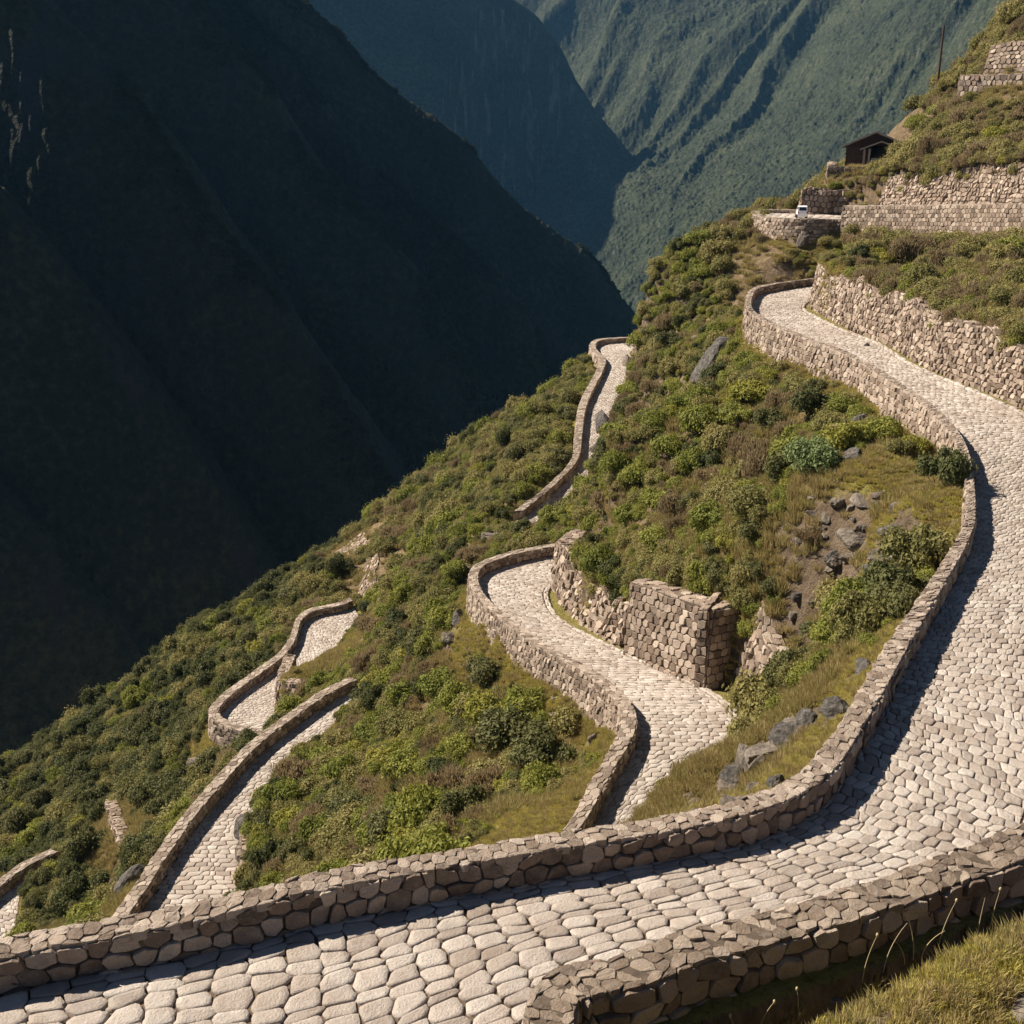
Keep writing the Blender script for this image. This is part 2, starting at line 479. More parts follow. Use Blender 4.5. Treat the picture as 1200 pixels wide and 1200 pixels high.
LEDGE = [(930, 1250, 11.5), (1000, 1206, 12.1), (1060, 1170, 12.7), (1100, 1146, 13.1), (1150, 1118, 13.6), (1200, 1094, 14.2), (1260, 1066, 14.8), (1050, 1250, 11.5), (1150, 1200, 12.2), (1250, 1160, 12.9), (1000, 1320, 10.6), (1150, 1320, 10.7)]
CP = [at_y(*q) for q in SLOPE] + [at_y(*q) for q in LEDGE] + [np.array(q, float) for q in EXTRA]
for key, r in ROADS.items():
    st = max(4, r.n // 24)
    for i in range(2, r.n - 1, st):
        CP.append(r.L[i] + r.out[i] * (THICK[key] + 0.6) - (0, 0, r.drop[i]))
        CP.append(r.R[i] - r.out[i] * (VERGE[key] + 1.0) + (0, 0, r.rise[i]))
CP = np.array(CP)
FIT = tps_fit(CP, 0.1)

REF = []
PTS = []
for key, r in ROADS.items():
    for i in range(r.n):
        m = int(r.Wd[i] / 2 / 0.45) + 7
        for t in range(-m, m + 1):
            lat = t * 0.45
            PTS.append(r.C[i] + r.out[i] * lat)
            REF.append((key, i, lat))
KD = kdtree.KDTree(len(PTS))
for i, q in enumerate(PTS):
    KD.insert((q[0], q[1], 0), i)
KD.balance()

NAZ, NR = 760, 620
az = np.radians(np.linspace(-37, 38, NAZ))
rr = 5.0 * (330 / 5.0) ** np.linspace(0, 1, NR)
# coarse evaluation, refined linearly
ca = np.linspace(az[0], az[-1], 190)
ci = np.linspace(0, 1, 180)
cr = 5.0 * 66 ** ci
CX = np.sin(ca)[None] * cr[:, None]
CY = np.cos(ca)[None] * cr[:, None]
CZ = tps_eval(FIT, CX.ravel(), CY.ravel()).reshape(180, 190)
ti = np.linspace(0, 179, NR); i0 = np.minimum(ti.astype(int), 178); fi = (ti - i0)[:, None]
tj = np.linspace(0, 189, NAZ); j0 = np.minimum(tj.astype(int), 188); fj = (tj - j0)[None]
Zr = CZ[i0] * (1 - fi) + CZ[i0 + 1] * fi
TZ = Zr[:, j0] * (1 - fj) + Zr[:, j0 + 1] * fj
TX = np.sin(az)[None] * rr[:, None]
TY = np.cos(az)[None] * rr[:, None]
x, y, z = TX.ravel(), TY.ravel(), TZ.ravel()
dist = np.hypot(x, y)
amp = np.clip(dist / 60, 0.25, 1.3)
z = z + fbm(x / 7, y / 7, 4, 3) * 0.55 * amp + fbm(x / 1.6, y / 1.6, 3, 9) * 0.16 * np.clip(dist / 40, 0.6, 1.2)
verge = np.zeros(len(x))
near_road = np.full(len(x), 99.0)
for q in range(len(x)):
    if dist[q] > 215 or (dist[q] > 60 and x[q] < -70): continue
    co, ii, d = KD.find((x[q], y[q], 0))
    if d > 0.75: continue
    key, i, lat = REF[ii]
    r = ROADS[key]
    lat += (x[q] - PTS[ii][0]) * r.out[i, 0] + (y[q] - PTS[ii][1]) * r.out[i, 1]
    hw = r.Wd[i] / 2
    if lat > 0:
        a, b = hw + THICK[key] * 0.45, hw + THICK[key] + 0.1
    else:
        a, b = hw + VERGE[key], hw + VERGE[key] + 0.6
    al = abs(lat)
    near_road[q] = al - (hw + (THICK[key] if lat > 0 else VERGE[key]))
    w = 1.0 if al <= a else (0.0 if al >= b else 1 - (al - a) / (b - a))
    w = w * w * (3 - 2 * w)
    zt = r.C[i, 2] - 0.10 + (0.12 if al > hw else 0.0)
    z[q] = zt * w + z[q] * (1 - w)
    verge[q] = float(np.clip(1.3 - max(0.0, al - hw - (THICK[key] if lat > 0 else 0.4)) / (2.2 if lat > 0 else 2.4), 0, 1))
TZ = z.reshape(NR, NAZ)
VERG = verge.reshape(NR, NAZ)
NEAR = near_road.reshape(NR, NAZ)


def sample(A, x, y):
    a = np.arctan2(x, y); r = np.hypot(x, y)
    fj = np.clip((a - az[0]) / (az[-1] - az[0]) * (NAZ - 1), 0, NAZ - 1.001)
    fi = np.clip(np.log(r / 5.0) / math.log(66) * (NR - 1), 0, NR - 1.001)
    i = fi.astype(int); j = fj.astype(int); u = fi - i; v = fj - j
    return (A[i, j] * (1 - v) + A[i, j + 1] * v) * (1 - u) + (A[i + 1, j] * (1 - v) + A[i + 1, j + 1] * v) * u


for px_, py_, z_, r_ in [(410, 755, -47.5, 5.5), (445, 728, -47, 4), (1060, 545, -14.6, 3.2), (1085, 590, -14.6, 3), (1010, 470, -14.8, 2.5), (850, 383, -14.7, 3), (900, 415, -15, 2.5),
                         (590, 772, -30, 3.5), (680, 890, -27, 3), (620, 970, -27, 3), (525, 708, -32, 2.5), (262, 880, -53, 4), (920, 318, -9.5, 3), (1030, 282, -8.2, 3), (1120, 285, -7.8, 3),
                         (1190, 288, -7.5, 3), (960, 285, -8.5, 2), (975, 226, -4.3, 3)]:
    q_ = at_z(px_, py_, z_)
    VERG = np.maximum(VERG, 1.2 * (1 - sstep(r_ * .5, r_ * 1.3, np.hypot(TX - q_[0], TY - q_[1]) * (1 + .5 * fbm(TX / 2, TY / 2, 2, 90)))))
mb = MB()
mb.grid(np.stack([TX, TY, TZ], -1).transpose(1, 0, 2))
hill = mb.build('hillside', M_HILL)
at = hill.data.attributes.new('verge', 'FLOAT', 'POINT')
at.data.foreach_set('value', VERG.T.ravel().astype(np.float32))
tag(hill, 'steep hillside of dry grass, earth and stony ground below the winding road', 'hillside', kind='structure')
bpy.context.view_layer.update()


def hit(px, py):
    """point and normal where a sight line meets the hillside"""
    d = Vector(ray(px, py)).normalized()
    ok, p, n, i = hill.ray_cast(Vector((0, 0, 0)), d)
    return (p, n) if ok else (None, None)


# ------------------------------------------------------------------ stones: courses of irregular interlocking blocks
def hexcells(nr, nc, jit, zig, rg, keep_half=True):
    I = np.arange(-2, nr + 2)
    J = np.arange(-3, nc + 3)
    Rr = I[:, None] + 0.5 + jit * (rg.random((len(I), len(J))) - 0.5)
    Cc = J[None] + 0.5 * (I[:, None] & 1) + jit * 1.3 * (rg.random((len(I), len(J))) - 0.5)
    Sd = np.stack([Rr, Cc], -1)
    polys = []

    def pull(V, b):
        V = V.copy()
        V[..., 0] = b + (V[..., 0] - b) * zig
        return V
    for a in range(2, len(I) - 2):
        i = I[a]
        o = 0 if (i & 1) else -1
        s = Sd[a, 2:-2]; lf = Sd[a, 1:-3]; rt = Sd[a, 3:-1]
        m = len(J)
        sl = np.arange(2, m - 2)
        ul = Sd[a + 1, sl + o]; ur = Sd[a + 1, sl + o + 1]
        dl = Sd[a - 1, sl + o]; dr = Sd[a - 1, sl + o + 1]
        wav = 0.10 * np.sin(1.7 * sl + i)[:, None] * 0
        TL = pull((s + lf + ul) / 3, i + 1.0); TM = pull((s + ul + ur) / 3, i + 1.0); TR = pull((s + rt + ur) / 3, i + 1.0)
        BL = pull((s + lf + dl) / 3, i + 0.0); BM = pull((s + dl + dr) / 3, i + 0.0); BR = pull((s + rt + dr) / 3, i + 0.0)
        polys.append(np.stack([BL, BM, BR, TR, TM, TL], 1))
    Pp = np.concatenate(polys)
    Pp[..., 0] = np.clip(Pp[..., 0], 0, nr)
    Pp[..., 1] = np.clip(Pp[..., 1], 0, nc)
    ext = Pp[..., 1].max(1) - Pp[..., 1].min(1)
    ex2 = Pp[..., 0].max(1) - Pp[..., 0].min(1)
    return Pp[(ext > 0.3) & (ex2 > 0.3)]


def lay_stones(mb, mapfn, nr, nc, sr, sc, gap, H, mat, seed, jit=0.45, zig=0.6, near=38.0, rough=0.25, sink=0.06, skip=None, flat=False):
    """mapfn(row, col, h) -> points; sr, sc: metres per row and per column; gap and H in metres"""
    rg = np.random.default_rng(seed)
    P = hexcells(nr, nc, jit, zig, rg)
    cen = P.mean(1)
    W0 = mapfn(cen[:, 0], cen[:, 1], np.zeros(len(P)))
    D = np.linalg.norm(W0, axis=1)
    if skip is not None:
        kp = skip(W0)
        P = P[kp]; cen = cen[kp]; D = D[kp]
    for hi in (True, False):
        sel = (D < near) if hi else (D >= near)
        if not sel.any(): continue
        Q = P[sel]; c = cen[sel][:, None]; n = len(Q)
        d = (Q - c)
        met = np.sqrt((d[..., 0] * sr) ** 2 + (d[..., 1] * sc) ** 2)[..., None]
        Q = c + d * np.clip(1 - gap / np.maximum(met, 0.05), 0.45, 1)
        if hi:
            nx = np.roll(Q, -1, 1)
            Q = np.stack([Q * 0.86 + nx * 0.14, Q * 0.14 + nx * 0.86], 2).reshape(n, 12, 2)
            Q = Q + (rg.random(Q.shape) - 0.5) * 0.10
        k = Q.shape[1]
        d = Q - c
        rnd = rg.random(n)
        hs = H * (1 - rough + 2 * rough * rg.random(n))[:, None]
        tilt = (rg.random((n, 1, 2)) - 0.5) * rough * H * 1.6
        rings = [(1.0, -sink, 0), (1.0, 0.6, 1), (0.96, 0.95, 1), (0.62, 1.0, 1)] if hi else [(1.0, -sink, 0), (0.98, 0.65, 1), (0.86, 1.0, 1)]
        V = []
        for s_, h_, t_ in rings:
            q = c + d * s_
            h = (hs * h_ if t_ else np.full((n, 1), h_)) + np.zeros((n, k))
            if t_:
                h = h + (d[..., 0] * tilt[..., 0] + d[..., 1] * tilt[..., 1]) * 2 + (rg.random((n, k)) - 0.5) * H * ((0.3 if hi else 0.25) if flat else 0.25)
            V.append(mapfn(q[..., 0].ravel(), q[..., 1].ravel(), h.ravel()).reshape(n, k, 3))
        if hi:
            hc = (hs * 1.0).ravel() + (rg.random(n) - 0.5) * H * 0.1
            V.append(mapfn(c[:, 0, 0], c[:, 0, 1], hc).reshape(n, 1, 3))
        V = np.concatenate(V, 1)
        m = V.shape[1]
        base = (np.arange(n) * m)[:, None, None]
        a = np.arange(k); b = (a + 1) % k
        F = []
        for t in range(len(rings) - 1):
            F.append(np.stack([t * k + a, t * k + b, (t + 1) * k + b, (t + 1) * k + a], -1))
        F = np.concatenate(F)[None] + base
        mb.add(V.reshape(-1, 3), F.reshape(-1, 4), mat, np.repeat(rnd, m), not flat)
        off = mb.n - n * m
        t = len(rings) - 1
        if hi:
            T = np.stack([t * k + a, t * k + b, np.full(k, (t + 1) * k)], -1)[None] + base
            mb.f.append((T.reshape(-1, 3) + off, mat, not flat))
        else:
            T = (t * k + a)[None] + base[:, :, 0]
            mb.f.append((T + off, mat, not flat))


def interp_rows(A, f):
    f = np.clip(f, 0, len(A) - 1.0001)
    i = f.astype(int)
    u = (f - i)[..., None]
    return A[i] * (1 - u) + A[i + 1] * u


ROAD_LABEL = {
    'R1': 'broad pale cobbled road sweeping from the bottom corner up the right side to the upper bend',
    'R2': 'pale cobbled road bend below the blocky retaining wall in the middle of the slope',
    'R3': 'straight cobbled road strip climbing behind a dark parapet at lower left',
    'R4': 'cobbled hairpin loop around the grassy mound on the lower left slope',
    'R5': 'short sliver of cobbled road at the left edge of the photo',
    'R6': 'narrow cobbled road running up to the saddle beside a dark rock face',
    'R7': 'pale road platform where the small white van is parked on the top terrace',
}


def build_road(key, row, colw, H, gap, zig, jit, seed, nc=None, rowf=None):
    r = ROADS[key]
    mb = MB()
    ext = 0.25
    L = r.L + r.out * ext; R = r.R - r.out * 0.05
    T = np.linspace(0, 1, 6)[None, :, None]
    mb.grid(L[:, None] * (1 - T) + R[:, None] * T - (0, 0, 0.0), 1)
    nc = nc or max(3, int(round(np.median(r.Wd) / colw)))
    ll = np.full(r.n, row) if rowf is None else rowf(r)
    cum = np.concatenate([[0], np.cumsum(np.linalg.norm(np.diff(r.C, axis=0), axis=1) / ll[1:])])
    nr = int(cum[-1])

    def mp(a, b, h):
        f = np.interp(a / nr * cum[-1], cum, np.arange(r.n))
        t = (b / nc)[..., None]
        p = interp_rows(r.L, f) * (1 - t) + interp_rows(r.R, f) * t
        und = fbm(p[:, 0] / 2.2, p[:, 1] / 2.2, 2, 5) * 0.035
        p[:, 2] += h + und + 0.02
        return p
    lay_stones(mb, mp, nr, nc, row, colw, gap, H, 0, seed, jit, zig, near=46)
    o = mb.build('cobbled_road', [M_COB, M_MORT])
    tag(o, ROAD_LABEL[key], 'road', kind='structure')
    return o


def course_length(r):
    a_, b_ = r.idx(760, 1014), r.idx(985, 920)
    return 0.60 - 0.22 * sstep(a_, b_, np.arange(r.n).astype(float))


build_road('R1', 0.42, 0.52, 0.045, 0.016, 0.4, 1.0, 1, 12, course_length)
build_road('R2', 0.42, 0.55, 0.045, 0.018, 0.4, 1.0, 2)
build_road('R3', 0.44, 0.52, 0.045, 0.02, 0.4, 1.05, 3)
build_road('R4', 0.44, 0.52, 0.045, 0.02, 0.4, 1.05, 4)
build_road('R5', 0.44, 0.52, 0.045, 0.02, 0.4, 1.05, 5)
build_road('R6', 0.60, 0.55, 0.05, 0.03, 0.5, 0.5, 6)
build_road('R7', 1.00, 0.8, 0.05, 0.03, 0.5, 0.5, 7)


def kerb(key, i0, i1, off, label, seed):
    r = ROADS[key]
    mb = MB()
    E = (r.R - r.out * off)[i0:i1]
    O = r.out[i0:i1]
    ln = arclen(E)[-1]
    nr = int(ln / 0.62)

    def mp(a, b, h):
        f = a / nr * (len(E) - 1)
        p = interp_rows(E, f) - interp_rows(O, f) * (b * 0.34)[:, None]
        p[:, 2] += h + 0.02
        return p
    lay_stones(mb, mp, nr, 1, 0.62, 0.34, 0.02, 0.13, 0, seed, 0.2, 0.1, near=60, rough=0.2)
    o = mb.build('kerb', [M_COB])
    tag(o, label, 'kerb', kind='structure')


kerb('R1', ROADS['R1'].idx(967, 943), ROADS['R1'].idx(885, 350), 0.06, 'row of pale kerb stones along the hill side of the broad road', 21)
kerb('R2', ROADS['R2'].idx(713, 930), ROADS['R2'].idx(600, 662), 0.06, 'row of pale kerb stones along the inside of the middle bend', 22)


# ------------------------------------------------------------------ walls
def smooth_noise(n, step, seed):
    t = np.arange(n) / step
    return fbm(t, t * 0 + seed * 3.7, 3, seed)


def parapet(name, label, path, out, thick, h, drop, sl=0.46, sv=0.36, seed=1, cope=0.42, wob=0.04, group=None, near=36, ends=(True, True), cope_mat=None):
    """free-standing wall: inner face along path, outer face offset by thick along out, lowered by drop"""
    root = MB()
    n = len(path)
    h = np.broadcast_to(h, (n,)) + smooth_noise(n, 3.0, seed) * wob + smooth_noise(n, 14.0, seed + 5) * wob
    drop = np.broadcast_to(drop, (n,)) + 0.5
    up = np.array([0, 0, 1.0])
    outer = path + out * thick
    ob = outer - up * drop[:, None] + out * (0.06 * (drop + h))[:, None]     # battered foot
    ib = path - up * 0.25
    it = path + up * h[:, None] + out * 0.03
    ot = outer + up * h[:, None]
    root.grid(np.stack([ib, it, ot, ob], 1), 1, smooth=False)
    for e in (0, -1):
        root.add(np.stack([ib[e], it[e], ot[e], ob[e]]), [(0, 1, 2, 3)], 1, None, False)
    ln = arclen(path)[-1]

    def face(A, B, sgn, s):
        hh = np.linalg.norm(B - A, axis=1)
        nc = max(2, int(ln / sl))
        nr = max(1, int(round(np.mean(hh) / sv)))

        def mp(a, b, hgt):
            f = b / nc * (n - 1)
            t = (a / nr)[..., None]
            p = interp_rows(A, f) * (1 - t) + interp_rows(B, f) * t
            return p + interp_rows(out, f) * (sgn * hgt)[:, None]
        lay_stones(root, mp, nr, nc, np.mean(hh) / nr, sl, 0.02, 0.075, 0, s, 0.75, 0.7, near=near, rough=0.6, flat=True)
    face(ib, it, -1, seed * 10 + 1)
    face(ob, ot, 1, seed * 10 + 2)
    # end caps of stone
    for e, use in ((0, ends[0]), (-1, ends[1])):
        if not use: continue
        tn = path[0] - path[1] if e == 0 else path[-1] - path[-2]
        tn = tn / np.linalg.norm(tn)
        a0, a1, b0, b1 = ib[e], it[e], ob[e], ot[e]
        nr2 = max(2, int(np.linalg.norm(a1 - a0) / sv)); nc2 = 2

        def mpe(a, b, hgt):
            t = (a / nr2)[:, None]; u = (b / nc2)[:, None]
            return (a0 * (1 - t) + a1 * t) * (1 - u) + (b0 * (1 - t) + b1 * t) * u + tn * hgt[:, None]
        lay_stones(root, mpe, nr2, nc2, sv, thick / 2, 0.025, 0.06, 0, seed * 10 + 7, 0.4, 0.6, near=near, rough=0.4, flat=True)
    o = root.build(name, [M_WALL, M_CORE])
    tag(o, label, 'wall', group)
    cp = MB()
    ch, cr_, cj = (0.05, 0.5, 1.0) if cope_mat else (0.05, 0.4, 0.85)
    ncp = max(2, int(round(thick / cope)))
    nr = max(2, int(ln / (cope * 1.15)))
    ex = 0.05

    def mpc(a, b, hgt):
        f = a / nr * (n - 1)
        t = (b / ncp)[..., None]
        p = (interp_rows(it - out * ex, f)) * (1 - t) + interp_rows(ot + out * ex, f) * t
        p[:, 2] += hgt - 0.02
        return p
    lay_stones(cp, mpc, nr, ncp, cope * 1.15, thick / ncp, 0.010, ch, 0, seed * 10 + 3, cj, 0.7, near=near, rough=cr_, sink=0.12, flat=True)
    c = cp.build('coping', [M_COPE2 if cope_mat else M_COPE], o)
    return o


def road_parapet(key, i0, i1, label, h=1.0, seed=1, extra_drop=1.3, **kw):
    r = ROADS[key]
    i1 = min(i1, r.n)
    sl = slice(i0, i1)
    return parapet('parapet_wall', label, r.L[sl], r.out[sl], THICK[key], h, r.drop[sl] + extra_drop, seed=seed, **kw)


R1, R2, R3, R4, R5, R6, R7 = (ROADS['R%d' % i] for i in range(1, 8))
road_parapet('R1', 0, R1.n, 'long rubble parapet curving along the valley side of the broad front road', 0.76, 1, sl=0.46, sv=0.31, cope=0.24)
road_parapet('R2', 4, R2.n, 'curved stone parapet around the outside of the middle road bend', 0.78, 2, sl=0.40, sv=0.32)
road_parapet('R3', 0, R3.n, 'straight dark stone parapet on the valley side of the lower left road', 0.95, 3)
road_parapet('R4', 0, R4.n, 'looping stone parapet round the lower left hairpin', 0.9, 4)
road_parapet('R5', 0, R5.n, 'short stone parapet at the left edge beside the lowest bit of road', 1.1, 5)
road_parapet('R6', R6.idx(613, 607), R6.n, 'thin winding parapet beside the narrow road up to the saddle', 0.9, 6, sl=0.8, sv=0.6, cope=0.5)

# the wall on the viewer's side of the front road
F_in = [(612, 1240), (614, 1200), (622, 1163), (660, 1133), (733, 1118), (800, 1093), (893, 1067), (1000, 1037), (1083, 1008), (1150, 988), (1198, 967), (1290, 935), (1400, 900)]
Fp = np.array([at_z(a, b, -13.15) for a, b in F_in])
Fp[:, 2] = -14.0
Fp = resample(catmull(Fp, 10), 0.3)
tg = np.gradient(Fp, axis=0)
tg /= np.linalg.norm(tg, axis=1)[:, None]
Fo = np.stack([tg[:, 1], -tg[:, 0], tg[:, 2] * 0], 1)
parapet('parapet_wall', 'rough wide-topped wall with shadowed face at lower right, on the near side of the front road', Fp, Fo, 0.74, 0.82, 2.6, sl=0.48, sv=0.40, seed=9, cope=0.26, wob=0.07, cope_mat='dark')

# low and tall wall round the top terrace
i_t = int(np.argmin(np.abs(R7.L[:, 0] - at_z(991, 263, -6.8)[0])))
end = np.linspace(0, 1, 14)[1:, None]
cl = R7.L[-1] * (1 - end) + R7.R[-1] * end
tgt = (R7.L[-1] - R7.L[-6]); tgt /= np.linalg.norm(tgt)
bulge = np.sin(end * math.pi) * 1.6
cl = cl + tgt * bulge
far = R7.R[::-1]
far = far[:int(len(far) * 0.12) + 2]
pth = np.vstack([R7.L[i_t:], cl, far])
pth = resample(pth, 0.5)
tg = np.gradient(pth, axis=0); tg /= np.linalg.norm(tg, axis=1)[:, None]
oo = np.stack([tg[:, 1], -tg[:, 0], tg[:, 2] * 0], 1)
if np.dot(oo[3], R7.out[i_t + 3]) < 0: oo = -oo
parapet('parapet_wall', 'low pale parapet round the end of the top terrace where the white van stands', pth, oo, 0.8, 0.45, 1.5, sl=0.46, sv=0.36, seed=12)
parapet('terrace_wall', 'tall pale masonry wall holding the top terrace, running to the right edge', R7.L[:i_t + 1], R7.out[:i_t + 1], 0.85, 1.75, 1.9, sl=0.48, sv=0.38, seed=13)


def retaining(label, path, hgt, batter=0.12, sl=0.55, sv=0.45, seed=1, jag=0.35, back=1.2, name='retaining_wall', H=0.10, mat=None, inner=None, near=40):
    """wall with one visible face along path (hill on the left of travel unless inner given), earth behind"""
    mb = MB()
    path = resample(np.asarray(path, float), 0.45)
    n = len(path)
    s = np.linspace(0, 1, n)
    hgt = np.interp(s, np.linspace(0, 1, len(hgt)), hgt) if np.ndim(hgt) else np.full(n, float(hgt))
    hgt = hgt + smooth_noise(n, 3.5, seed) * jag + smooth_noise(n, 10, seed + 3) * jag
    tg = np.gradient(path, axis=0); tg[:, 2] = 0; tg /= np.linalg.norm(tg, axis=1)[:, None]
    inn = np.stack([-tg[:, 1], tg[:, 0], tg[:, 2]], 1)
    if inner is not None and np.mean(inn @ np.asarray(inner)) < 0: inn = -inn
    up = np.array([0, 0, 1.0])
    A = path - up * 0.4
    B = path + up * hgt[:, None] + inn * (batter * hgt)[:, None]
    Cc = B + inn * back - up * 0.1
    D = Cc - up * (hgt[:, None] + 0.3)
    mb.grid(np.stack([A, B, Cc, D], 1), 1, smooth=False)
    for e in (0, -1):
        mb.add(np.stack([A[e], B[e], Cc[e], D[e]]), [(0, 1, 2, 3)], 1, None, False)
    ln = arclen(path)[-1]
    nc = max(2, int(ln / sl)); hh = np.mean(hgt) + 0.4; nr = max(2, int(hh / sv))
    nrm = -inn + up * batter

    def mp(a, b, h):
        f = b / nc * (n - 1)
        t = (a / nr)[..., None]
        return interp_rows(A, f) * (1 - t) + interp_rows(B, f) * t + interp_rows(nrm, f) * h[:, None]
    lay_stones(mb, mp, nr, nc, hh / nr, sl, 0.03, H * 1.15, 0, seed * 10 + 4, 0.8, 0.8, near=near, rough=0.6, flat=True)
    for e, sg in ((0, -1), (-1, 1)):
        nr3 = nr; nc3 = max(1, int(back / sl))

        def mpe(a, b, h):
            t = (a / nr3)[:, None]; u = (b / nc3)[:, None]
            return (A[e] * (1 - t) + B[e] * t) * (1 - u) + (D[e] * (1 - t) + Cc[e] * t) * u + tg[e] * sg * h[:, None]
        lay_stones(mb, mpe, nr3, nc3, sv, sl, 0.03, H, 0, seed * 10 + 6 + sg, 0.45, 0.5, near=near, rough=0.45, flat=True)
    nct = max(1, int(back / 0.5)); nrt = max(2, int(ln / 0.55))

    def mpt(a, b, h):
        f = a / nrt * (n - 1)
        t = (b / nct)[:, None]
        p = interp_rows(B, f) * (1 - t) + interp_rows(Cc, f) * t
        p[:, 2] += h
        return p
    lay_stones(mb, mpt, nrt, nct, 0.55, 0.5, 0.02, 0.1, 0, seed * 10 + 8, 0.5, 0.6, near=near, rough=0.5, flat=True)
    o = mb.build(name, [mat or M_WALL, M_CORE])
    tag(o, label, 'wall')
    return o


def off_path(r, i0, i1, off):
    return (r.R - r.out * off)[i0:i1]


# along the upper bend of the broad road
i0, i1 = R1.idx(1125, 535), R1.n
zb = at_z
retaining('long rough retaining wall with overgrown top above the upper bend of the broad road', np.vstack([off_path(R1, i0, R1.idx(900, 386), 0.85), [zb(949, 362, -12.8), zb(951, 351, -12.7), zb(962, 346.5, -12.6), zb(985, 345.5, -12.6)]]),
          [2.6, 3.2, 3.4, 3.5, 3.5, 3.6, 3.6, 3.6, 3.6], 0.14, 0.40, 0.34, 31, 0.5, 1.3, inner=(1, 0, 0), H=0.10)

# walls beside the middle bend
c0, c1 = zb(731, 764, -27.5), zb(826, 803, -26.6)
inn = np.array([0.8, 0.6, 0])
sd = at_y(862, 772, c1[1] + 4.6); sd[2] = c1[2] + 0.2
retaining('high squared block wall with sharp corner standing over the middle bend', [c0, c1], [4.3, 4.2, 4.2], 0.08, 0.50, 0.44, 33, 0.03, 2.0, inner=inn, H=0.07)
retaining('shaded return face of the block wall, turning away from the middle bend', [c1 + (0.05, 0.05, 0), sd], [4.15, 4.2, 4.2], 0.03, 0.55, 0.5, 34, 0.05, 0.5, inner=(-1, 0.2, 0), H=0.05)
q0, q1, q2 = zb(866, 778, -26.2), zb(862, 815, -26.2), zb(905, 838, -25.9)
retaining('rough leaning rubble wall in the hillside right of the block wall', [zb(860, 770, -26.2), zb(868, 825, -26.2), zb(890, 845, -25.8)], [4.4, 4.2, 3.0], 0.22, 0.5, 0.45, 35, 0.4, 1.0, inner=(1, 0.4, 0), H=0.14)
retaining('broken rubble wall left of the block wall beside the middle bend', [zb(655, 703, -29.0), zb(690, 735, -28.4), zb(729, 758, -27.8)], [2.9, 2.6, 2.2], 0.2, 0.5, 0.42, 36, 0.5, 1.2, inner=inn, H=0.14)
retaining('narrow end of rubble wall where the middle bend disappears behind the hill', [zb(664, 668, -29.6), zb(645, 685, -29.3), zb(660, 703, -28.9)], [3.2, 3.3, 3.3], 0.12, 0.5, 0.42, 37, 0.25, 1.2, inner=(1, 0.2, 0), H=0.1)
# lower left walls
retaining('curved dark wall under the grassy mound inside the lower left hairpin', [zb(334, 790, -50), zb(323, 832, -50), zb(360, 836, -49), zb(395, 826, -47)], [2.2, 3.0, 2.8, 2.2], 0.1, 0.45, 0.4, 38, 0.25, 1.0, inner=(0.4, 1, 0))
retaining('dark rubble wall under the bushes beside the lower left road, near its bottom end', [zb(284, 995, -42), zb(281, 1030, -42), zb(278, 1062, -42)], [1.6, 2.1, 1.9], 0.1, 0.45, 0.4, 39, 0.25, 1.0, inner=(1, 0, 0))

# ------------------------------------------------------------------ terraces, hut, pole and van at the top right
zt = lambda px, py, y: at_y(px, py, y)
a = off_path(R7, 2, i_t - 5, 0.7)
retaining('tall sloping rubble face behind the top terrace wall, under the bushes', a, [4.6, 5.0, 5.0, 5.0, 4.4], 0.35, 0.44, 0.38, 41, 0.6, 1.5, inner=(0, 1, 0), H=0.13)
a = [zt(1120, 121, 134), zt(1160, 122, 131), zt(1280, 124, 123)]
retaining('upper terrace wall at the right edge below the leaning wall', a, [2.9, 3.1, 3.2], 0.05, 0.6, 0.5, 42, 0.12, 1.2, inner=(0, 1, 0))
a = [zt(1150, 96, 134.5), zt(1190, 96, 131), zt(1280, 97, 124)]
retaining('topmost leaning wall at the right edge under the crest bushes', a, [3.6, 4.8, 5.6], 0.25, 0.6, 0.5, 43, 0.25, 1.2, inner=(0, 1, 0))
a = [zt(938, 240, 139), zt(936, 256, 134.5), zt(965, 259, 134), zt(1003, 259, 134)]
retaining('rounded rubble wall with grass top behind the white van', a, [1.4, 3.3, 3.3, 3.4], 0.18, 0.6, 0.5, 44, 0.25, 1.0, inner=(0.2, 1, 0), H=0.16)
a = [zt(969, 205, 147), zt(967, 222, 142), zt(985, 224, 141.5), zt(1019, 224, 141.5)]
retaining('stone base wall carrying the dark wooden hut', a, [1.2, 2.7, 2.8, 2.8], 0.06, 0.6, 0.5, 45, 0.12, 1.0, inner=(0.2, 1, 0))

k = NT('dark_timber')
k.color(k.ramp(k.noise(3, 4, 0.6, k.pos((1, 1, 6))), [(0.3, (0.05, 0.03, 0.022)), (0.7, (0.12, 0.072, 0.05))]))
M_WOOD = k.m
k = NT('roof_tiles')
p = k.pos()
wv = k.n('ShaderNodeTexWave', wave_type='BANDS', bands_direction='X')
wv.inputs['Scale'].default_value = 2.2
k.l(p, wv.inputs['Vector'])
k.color(k.ramp(k.noise(2.5, 5, 0.7, p), [(0.3, (0.07, 0.04, 0.03)), (0.7, (0.16, 0.095, 0.07))]))
k.bump(wv.outputs['Fac'], 0.6, 0.1)
M_ROOF = k.m
k = NT('pale_stone_block')
k.color(k.ramp(k.noise(4, 5, 0.7, k.pos()), [(0.3, (0.28, 0.22, 0.17)), (0.7, (0.45, 0.37, 0.29))]))
M_PALE = k.m

hut = empty('wooden_hut', Vector(zt(1024, 195, 145)), math.radians(-20))
tag(hut, 'small dark wooden hut with gabled tile roof and open porch on its stone base', 'hut')
Wd, Dp, Hw, Ha = 3.55, 6.0, 2.5, 4.0


